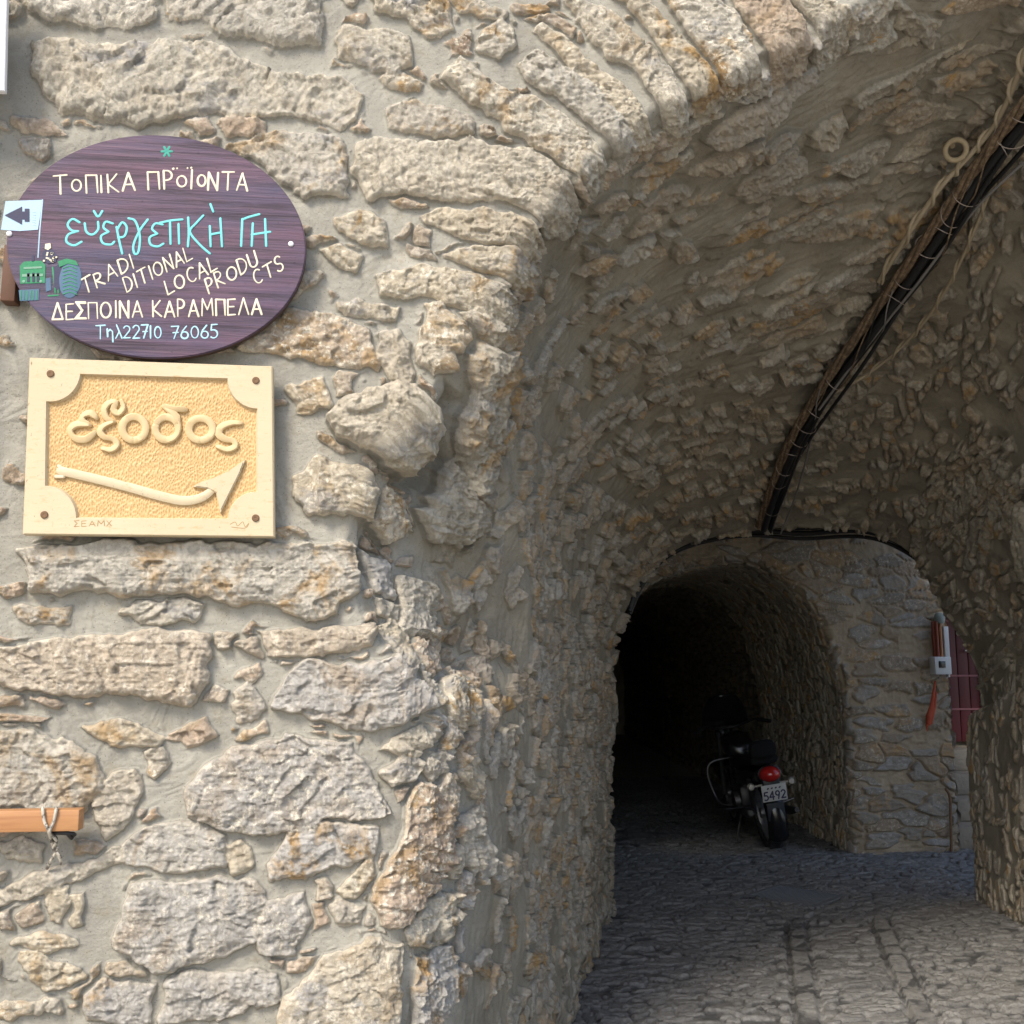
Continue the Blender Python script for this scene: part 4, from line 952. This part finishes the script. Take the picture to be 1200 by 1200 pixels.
def cable(name, pts, lift, r, mat, label, n=10, tw=0):
    p = smoothed(path(pts, lift), 1); c = tuple(p[0]); b = MB(); b.tube(p, r, n, smooth=8)
    if tw: b.tube(offs(p, 0, 0, r*1.6, .8), r*.7, 8)
    o = b.build(name, mat, off=c); o.location = c; return o
tag(cable('tan_cable', [(1215, 20), (1200, 62), (1188, 105), (1170, 148), (1140, 180), (1105, 210), (1070, 265), (1030, 330)], .07, .011, M_tan, '', tw=1), 'pale tan twisted cable dropping from above to join the bundle beside the iron ring', 'cable')
tag(cable('grey_cable', [(1215, 178), (1190, 200), (1150, 232), (1110, 285), (1075, 335), (1040, 375), (1000, 425), (960, 480)], .115, .007, M_grey, ''), 'thin smooth grey cable hanging just below the black bundle', 'cable')
tag(cable('slack_cable', [(1175, 180), (1160, 225), (1140, 275), (1118, 325), (1092, 368), (1062, 405), (1020, 438), (985, 458), (955, 470)], .06, .0085, M_tan, '', tw=1), 'slack brownish cable looping away to the right of the bundle', 'cable')
tag(cable('loose_wire', [(965, 460), (952, 500), (945, 545), (930, 590), (915, 625)], .07, .006, M_grey, ''), 'loose grey wire hanging beside the dark lower end of the bundle', 'cable')
rc_ = vault_at(1120, 176, .055); b = MB(); b.ring((0, 0, 0), .040, .011, (ray(1120, 176)+np.array([.25, 0, .1])), 36, 10); b.tube([Vector((0, .02, .03)), Vector((.005, .09, .07))], .011, 8)
ro = b.build('iron_ring', simple('pale_rusty_iron', (.30, .24, .15), .85, .0, .35, 50)); ro.location = rc_; tag(ro, 'rusty iron ring fixed in the vault above the cable bundle', 'ring')
YJ = T1+.22
jp = [(738, 716, .0), (752, 684, .0), (772, 657, .0), (800, 639, 0), (840, 627, 0), (885, 622, 0), (940, 625, 0), (1003, 622, 0), (1040, 630, 0), (1075, 650, 0), (1100, 672, 0)]
jb = empty('crossing_cables', tuple(at(885, 633, YJ)), 'black cables running level across the far end of the vault', 'cables'); jo = tuple(jb.location)
for k, (dz, r) in enumerate(((0, .020), (-.03, .015), (.03, .018), (.055, .014))):
    b = MB(); b.tube([Vector(at(x, y, YJ+.03*(k % 2)))+Vector((0, 0, dz*(1-.4*math.sin(x*.01+k)))) for x, y, _ in jp], r, 10, smooth=6); b.build('cable', M_black, jb, off=jo)

# ------------------------------------------------------------------ electricity box, cloth strap and iron rod on the pier
YM = YR-.10
M_box = simple('grey_enamel', (.46, .48, .50), .5, var=.1); M_tube_red = simple('brown_red_pipe', (.16, .035, .02), .5); M_orange = NT('orange_cloth'); h1 = M_orange.noise(30, 5, .6); M_orange = M_orange.out(M_orange.mix(h1, (.26, .035, .015), (.40, .08, .03)), .8, 0, h1, .006, .8)
mc_ = at(1102, 780, YM); mb_e = empty('electricity_box', tuple(mc_), 'grey electricity box with a dark window under brown-red pipes on the pier corner', 'electric box'); mo = tuple(mc_)
b = MB(); b.box((mc_[0], YM, mc_[2]), (.155, .10, .155), bev=.008); b.build('housing', M_box, mb_e, off=mo)
b = MB(); b.box((mc_[0]-.012, YM-.052, mc_[2]+.01), (.062, .008, .058), bev=.002); b.build('dial_window', M_gloss, mb_e, off=mo)
t_ = at(1101, 728, YM)
b = MB(); b.box((mc_[0]-.005, YM+.02, (mc_[2]+.07+t_[2])/2), (.085, .03, t_[2]-mc_[2]-.07), bev=.004); b.build('back_plate', M_tube_red, mb_e, off=mo)
for dx, m_ in ((-.02, M_tube_red), (.014, simple('copper_pipe', (.30, .13, .06), .4))):
    b = MB(); b.tube([(mc_[0]+dx, YM-.01, mc_[2]+.07), (mc_[0]+dx, YM-.01, t_[2])], .013, 10); b.build('pipe', m_, mb_e, off=mo)
b = MB(); b.box((mc_[0]+.068, YM+.012, mc_[2]+.21), (.045, .05, .27), bev=.004); b.build('trunking', M_box, mb_e, off=mo)
b = MB(); b.lathe([(0, .05), (.03, .045), (.045, .02), (.045, -.03), (.038, -.05), (0, -.05)], (t_[0]+.0, YM, t_[2]+.03), (0, 0, 1), 18); b.build('cap', simple('green_grey_cap', (.16, .20, .19), .5), mb_e, off=mo)
b = MB(); b.tube([(mc_[0]+.05, YM-.03, mc_[2]-.07), (mc_[0]+.05, YM-.03, mc_[2]-.10)], .016, 10); b.build('gland', M_steel, mb_e, off=mo)
YS = YR-.075
s0, s1 = at(1094, 800, YS), at(1088, 850, YS); b = MB()
sp = [at(1096, 798, YS), at(1094, 812, YS), at(1092, 828, YS), at(1089, 840, YS), at(1088, 850, YS)]
b.tube(sp, [.008, .014, .022, .030, .018], 12, smooth=5); b.tube([p+np.array([.02, -.012, .01]) for p in sp[1:]], [.006, .013, .018, .010], 10, smooth=5); b.tube([s1+np.array([-.01, 0, .01]), s1+np.array([-.02, -.01, -.05])], [.012, .004], 8)
o = b.build('orange_cloth', M_orange, off=tuple(s0)); o.location = tuple(s0); tag(o, 'orange-red cloth strip hanging on the stone pier below the grey box', 'cloth')
b = MB(); rp_ = [at(1108, 924, YR-.09), at(1113, 934, YR-.08), at(1114, 960, YR-.07), at(1115, 998, YR-.07)]; b.tube(rp_, .012, 9, smooth=4)
o = b.build('iron_rod', M_rust, off=tuple(rp_[3])); o.location = tuple(rp_[3]); tag(o, 'thin bent rusty iron rod standing against the pier beside the steps', 'rod')

# ------------------------------------------------------------------ motorcycle parked in the tunnel
mcl = at(907, 996, 6.05)
moto = empty('motorcycle', (mcl[0], mcl[1], .002), 'black motorcycle leaning on its stand in the dark tunnel, red tail light towards us', 'motorcycle', rot=(0, math.radians(-9), math.radians(-7)))
def wheel(y, R_, wd):
    prof = [(.0, -wd*.40), (.03, -wd*.5), (R_*.13, -wd*.48), (R_*.2, -wd*.36), (R_*.235, -wd*.14), (R_*.235, wd*.14), (R_*.2, wd*.36), (R_*.13, wd*.48), (.03, wd*.5), (.0, wd*.40)]
    b = MB(); R0 = R_*.765; b.ring((0, y, R_), R0, 0, (1, 0, 0), 48, 0, 0, 1, prof)
    for k in range(48):
        a = 2*math.pi*k/48; rr_ = R0+R_*.222
        for sx in (-1, 1): b.box((sx*wd*.24, y+rr_*math.cos(a), R_+rr_*math.sin(a)), (wd*.30, .012, .012), Matrix.Rotation(a, 3, 'X'))
    ty = b.build('wheel', M_tyre, moto)
    b = MB(); b.ring((0, y, R_), R0-.006, 0, (1, 0, 0), 48, 0, 0, 1, [(-.012, -.04), (.008, -.045), (.0, -.03), (-.01, 0), (.0, .03), (.008, .045), (-.012, .04), (-.018, 0)])
    b.lathe([(.02, -.07), (.045, -.06), (.05, 0), (.045, .06), (.02, .07)], (0, y, R_), (1, 0, 0), 20)
    for k in range(28):
        a = 2*math.pi*k/28; s_ = .035*(1 if k % 2 else -1); b.tube([(s_, y+.045*math.cos(a), R_+.045*math.sin(a)), (0, y+(R0-.01)*math.cos(a+.25), R_+(R0-.01)*math.sin(a+.25))], .0018, 5)
    b.build('rim', M_steel, ty)
wheel(0, .315, .145); wheel(1.40, .32, .10)
def fender(y, z, R_, wd, a0, a1, mat):
    b = MB(); V = []; F = []; n, m = 26, 9
    for i in range(n):
        a = math.radians(a0+(a1-a0)*i/(n-1))
        for k in range(m):
            u = k/(m-1)*2-1; r = R_-.05*abs(u)**2.6; V.append((u*wd/2, y+r*math.cos(a), z+r*math.sin(a)))
    for i in range(n-1):
        for k in range(m-1): F.append((i*m+k, i*m+k+1, (i+1)*m+k+1, (i+1)*m+k))
    b.add(V, F); o = b.build('mudguard', mat, moto); md = o.modifiers.new('t', 'SOLIDIFY'); md.thickness = .005; return o
fender(0, .315, .385, .175, 60, 212, M_gloss); fender(1.40, .32, .36, .13, 20, 175, M_gloss)
b = MB(); b.box((0, -.365, .37), (.15, .012, .15), Matrix.Rotation(.12, 3, 'X'), bev=.005); b.build('mud_flap', simple('flap_rubber', (.015, .02, .028), .6), moto)
b = MB(); b.box((0, -.425, .535), (.215, .006, .145), Matrix.Rotation(.2, 3, 'X'), bev=.003); pl = b.build('number_plate', simple('plate_paint', (.42, .42, .41), .5, var=.15), moto)
b = MB(); Rx = Matrix.Rotation(.2, 3, 'X')
def platetext(txt, x0, x1, z0, hh_, w_):
    tot = sum(GL[c][0]+.2 for c in txt)-.2; k_ = (x1-x0)/tot; x = 0
    for c in txt:
        for s_ in GL[c][1]: 
            m_ = MB(); m_.stroke([(x0+(x+a)*k_, z0+b2*hh_) for a, b2 in s_], w_, .001, -.0032, smooth=0); b.add([Rx @ Vector(v)+Vector((0, -.425, .535)) for v in m_.v], m_.f)
        x += GL[c][0]+.2
platetext('5492', -.092, .092, -.055, .068, .013)
for k in range(4):
    m_ = MB(); m_.stroke([(-.055+k*.034, .040), (-.047+k*.034, .044)], .013, .001, -.0032, smooth=0); b.add([Rx @ Vector(v)+Vector((0, -.425, .535)) for v in m_.v], m_.f)
b.build('plate_digits', M_dark, pl)
b = MB(); b.box((0, -.36, .57), (.15, .07, .20), bev=.02); b.build('plate_bracket', M_black, moto)
b = MB(); b.lathe([(0, -.075), (.04, -.07), (.075, -.045), (.092, 0), (.092, .03)], (0, -.385, .685), (0, 1, 0), 28, 0, (1, .72)); b.build('tail_light', M_red, moto)
b = MB(); b.ring((0, -.375, .688), .095, .008, (0, 1, 0), 32, 8, 0, .74); b.build('tail_light_rim', M_chrome, moto)
M_lens = simple('indicator_lens', (.36, .34, .30), .25)
for sx in (-1, 1):
    b = MB(); b.tube([(sx*.07, -.35, .60), (sx*.15, -.36, .60)], .009, 8); b.lathe([(0, -.03), (.022, -.027), (.032, 0), (.028, .03), (0, .04)], (sx*.175, -.36, .60), (0, 1, 0), 18); b.build('indicator', M_lens, moto)
# seat, tank, side covers
def loft(secs, mat, name, n=20, parent=moto):
    b = MB(); V = []; F = []
    for y, z, wx, hz_, p_ in secs:
        for k in range(n):
            a = 2*math.pi*k/n; c_, s_ = math.cos(a), math.sin(a); V.append((wx*abs(c_)**p_*(1 if c_ > 0 else -1), y, z+hz_*abs(s_)**p_*(1 if s_ > 0 else -1)))
    for i in range(len(secs)-1):
        for k in range(n): F.append((i*n+k, i*n+(k+1) % n, (i+1)*n+(k+1) % n, (i+1)*n+k))
    F.append(tuple(range(n))); F.append(tuple((len(secs)-1)*n+k for k in range(n))); b.add(V, F); return b.build(name, mat, parent)
loft([(-.30, .79, .05, .02, .7), (-.28, .80, .12, .045, .7), (-.05, .80, .15, .055, .7), (.15, .765, .16, .055, .7), (.28, .74, .17, .06, .7), (.50, .735, .13, .05, .7), (.56, .73, .08, .03, .7)], M_seat, 'seat')
loft([(.50, .80, .06, .05, .8), (.54, .82, .13, .09, .8), (.70, .86, .155, .12, .8), (.88, .87, .13, .11, .8), (.98, .86, .07, .06, .8)], M_gloss, 'fuel_tank')
loft([(-.22, .66, .10, .06, .7), (.0, .64, .15, .09, .7), (.3, .60, .16, .10, .7), (.42, .60, .14, .08, .7)], M_gloss, 'side_cover')
b = MB(); b.box((0, .62, .38), (.24, .34, .26), bev=.04)
for k in range(9): b.box((0, .70, .50+k*.022), (.20, .20, .010), Matrix.Rotation(-.2, 3, 'X'), bev=.003)
b.lathe([(.0, -.17), (.09, -.165), (.10, -.13), (.10, .13), (.09, .165), (0, .17)], (0, .58, .36), (1, 0, 0), 24); b.build('engine', simple('engine_metal', (.08, .08, .085), .4, .7), moto)
b = MB(); b.tube([(.0, 1.18, .98), (.0, 1.0, .86), (0, .6, .72), (0, .1, .70), (0, -.25, .68)], .025, 8, smooth=5)
for sx in (-1, 1): b.tube([(sx*.03, 1.02, .8), (sx*.1, .85, .4), (sx*.12, .6, .25), (sx*.13, .3, .3), (sx*.1, .0, .32)], .016, 8, smooth=5); b.tube([(sx*.11, 0, .34), (sx*.13, -.12, .64)], .022, 10)
b.build('frame', M_black, moto)
b = MB(); b.tube([(.08, .78, .5), (.14, .85, .38), (.17, .7, .27), (.19, .4, .26), (.2, .0, .30), (.2, -.28, .34)], [.02, .02, .025, .036, .04, .022], 14, smooth=6); b.build('exhaust', M_black, moto)
b = MB(); b.tube([(-.15, .25, .30), (-.17, .0, .33), (-.18, -.18, .36)], [.03, .038, .032], 14, smooth=5); b.ring((-.18, -.185, .36), .028, .006, (0, 1, 0), 24, 8); b.build('exhaust', M_black, moto)
for sx in (-1, 1):
    b = MB(); b.tube([(sx*.05, .95, .72), (sx*.24, .97, .70), (sx*.30, .97, .60), (sx*.27, .95, .40), (sx*.22, .90, .30), (sx*.08, .85, .28)], .014, 10, smooth=6); b.build('crash_bar', M_chrome, moto)
    b = MB(); b.tube([(sx*.13, .35, .33), (sx*.30, .33, .34)], .014, 10); b.build('foot_peg', M_chrome, moto)
    b = MB(); b.tube([(sx*.12, -.02, .37), (sx*.25, -.03, .40)], .012, 10); b.build('foot_peg', M_chrome, moto)
    b = MB(); b.tube([(sx*.085, 1.40, .32), (sx*.09, 1.16, .95)], [.028, .02], 12); b.build('fork_leg', M_steel, moto)
b = MB(); b.tube([(-.36, .80, 1.02), (-.25, .92, 1.05), (-.1, 1.08, 1.0), (.1, 1.08, 1.0), (.25, .92, 1.05), (.36, .80, 1.02)], .012, 10, smooth=6)
for sx in (-1, 1): b.tube([(sx*.27, .9, 1.045), (sx*.37, .79, 1.018)], .018, 12)
b.build('handlebar', M_black, moto)
b = MB(); b.lathe([(0, -.10), (.05, -.095), (.085, -.05), (.095, .05), (.08, .07), (0, .075)], (0, 1.28, .92), (0, 1, 0), 24); b.build('headlight', M_gloss, moto)
b = MB(); V = []; F = []
for i in range(12):
    for k in range(13):
        u = k/12*2-1; v = i/11; wv = .24*(1-.45*v**2.2); V.append((u*wv, 1.30-.12*v-.10*abs(u)**2, 1.0+.32*v))
for i in range(11):
    for k in range(12): F.append((i*13+k, i*13+k+1, (i+1)*13+k+1, (i+1)*13+k))
b.add(V, F); o = b.build('windscreen', M_gloss, moto); md = o.modifiers.new('t', 'SOLIDIFY'); md.thickness = .004
loft([(-.33, .86, .05, .03, .7), (-.31, .88, .11, .07, .7), (-.27, .89, .12, .08, .7), (-.24, .88, .08, .05, .7)], M_seat, 'backrest')
b = MB(); b.tube([(-.12, .5, .27), (-.24, .42, .03)], .011, 8); b.build('side_stand', M_black, moto)
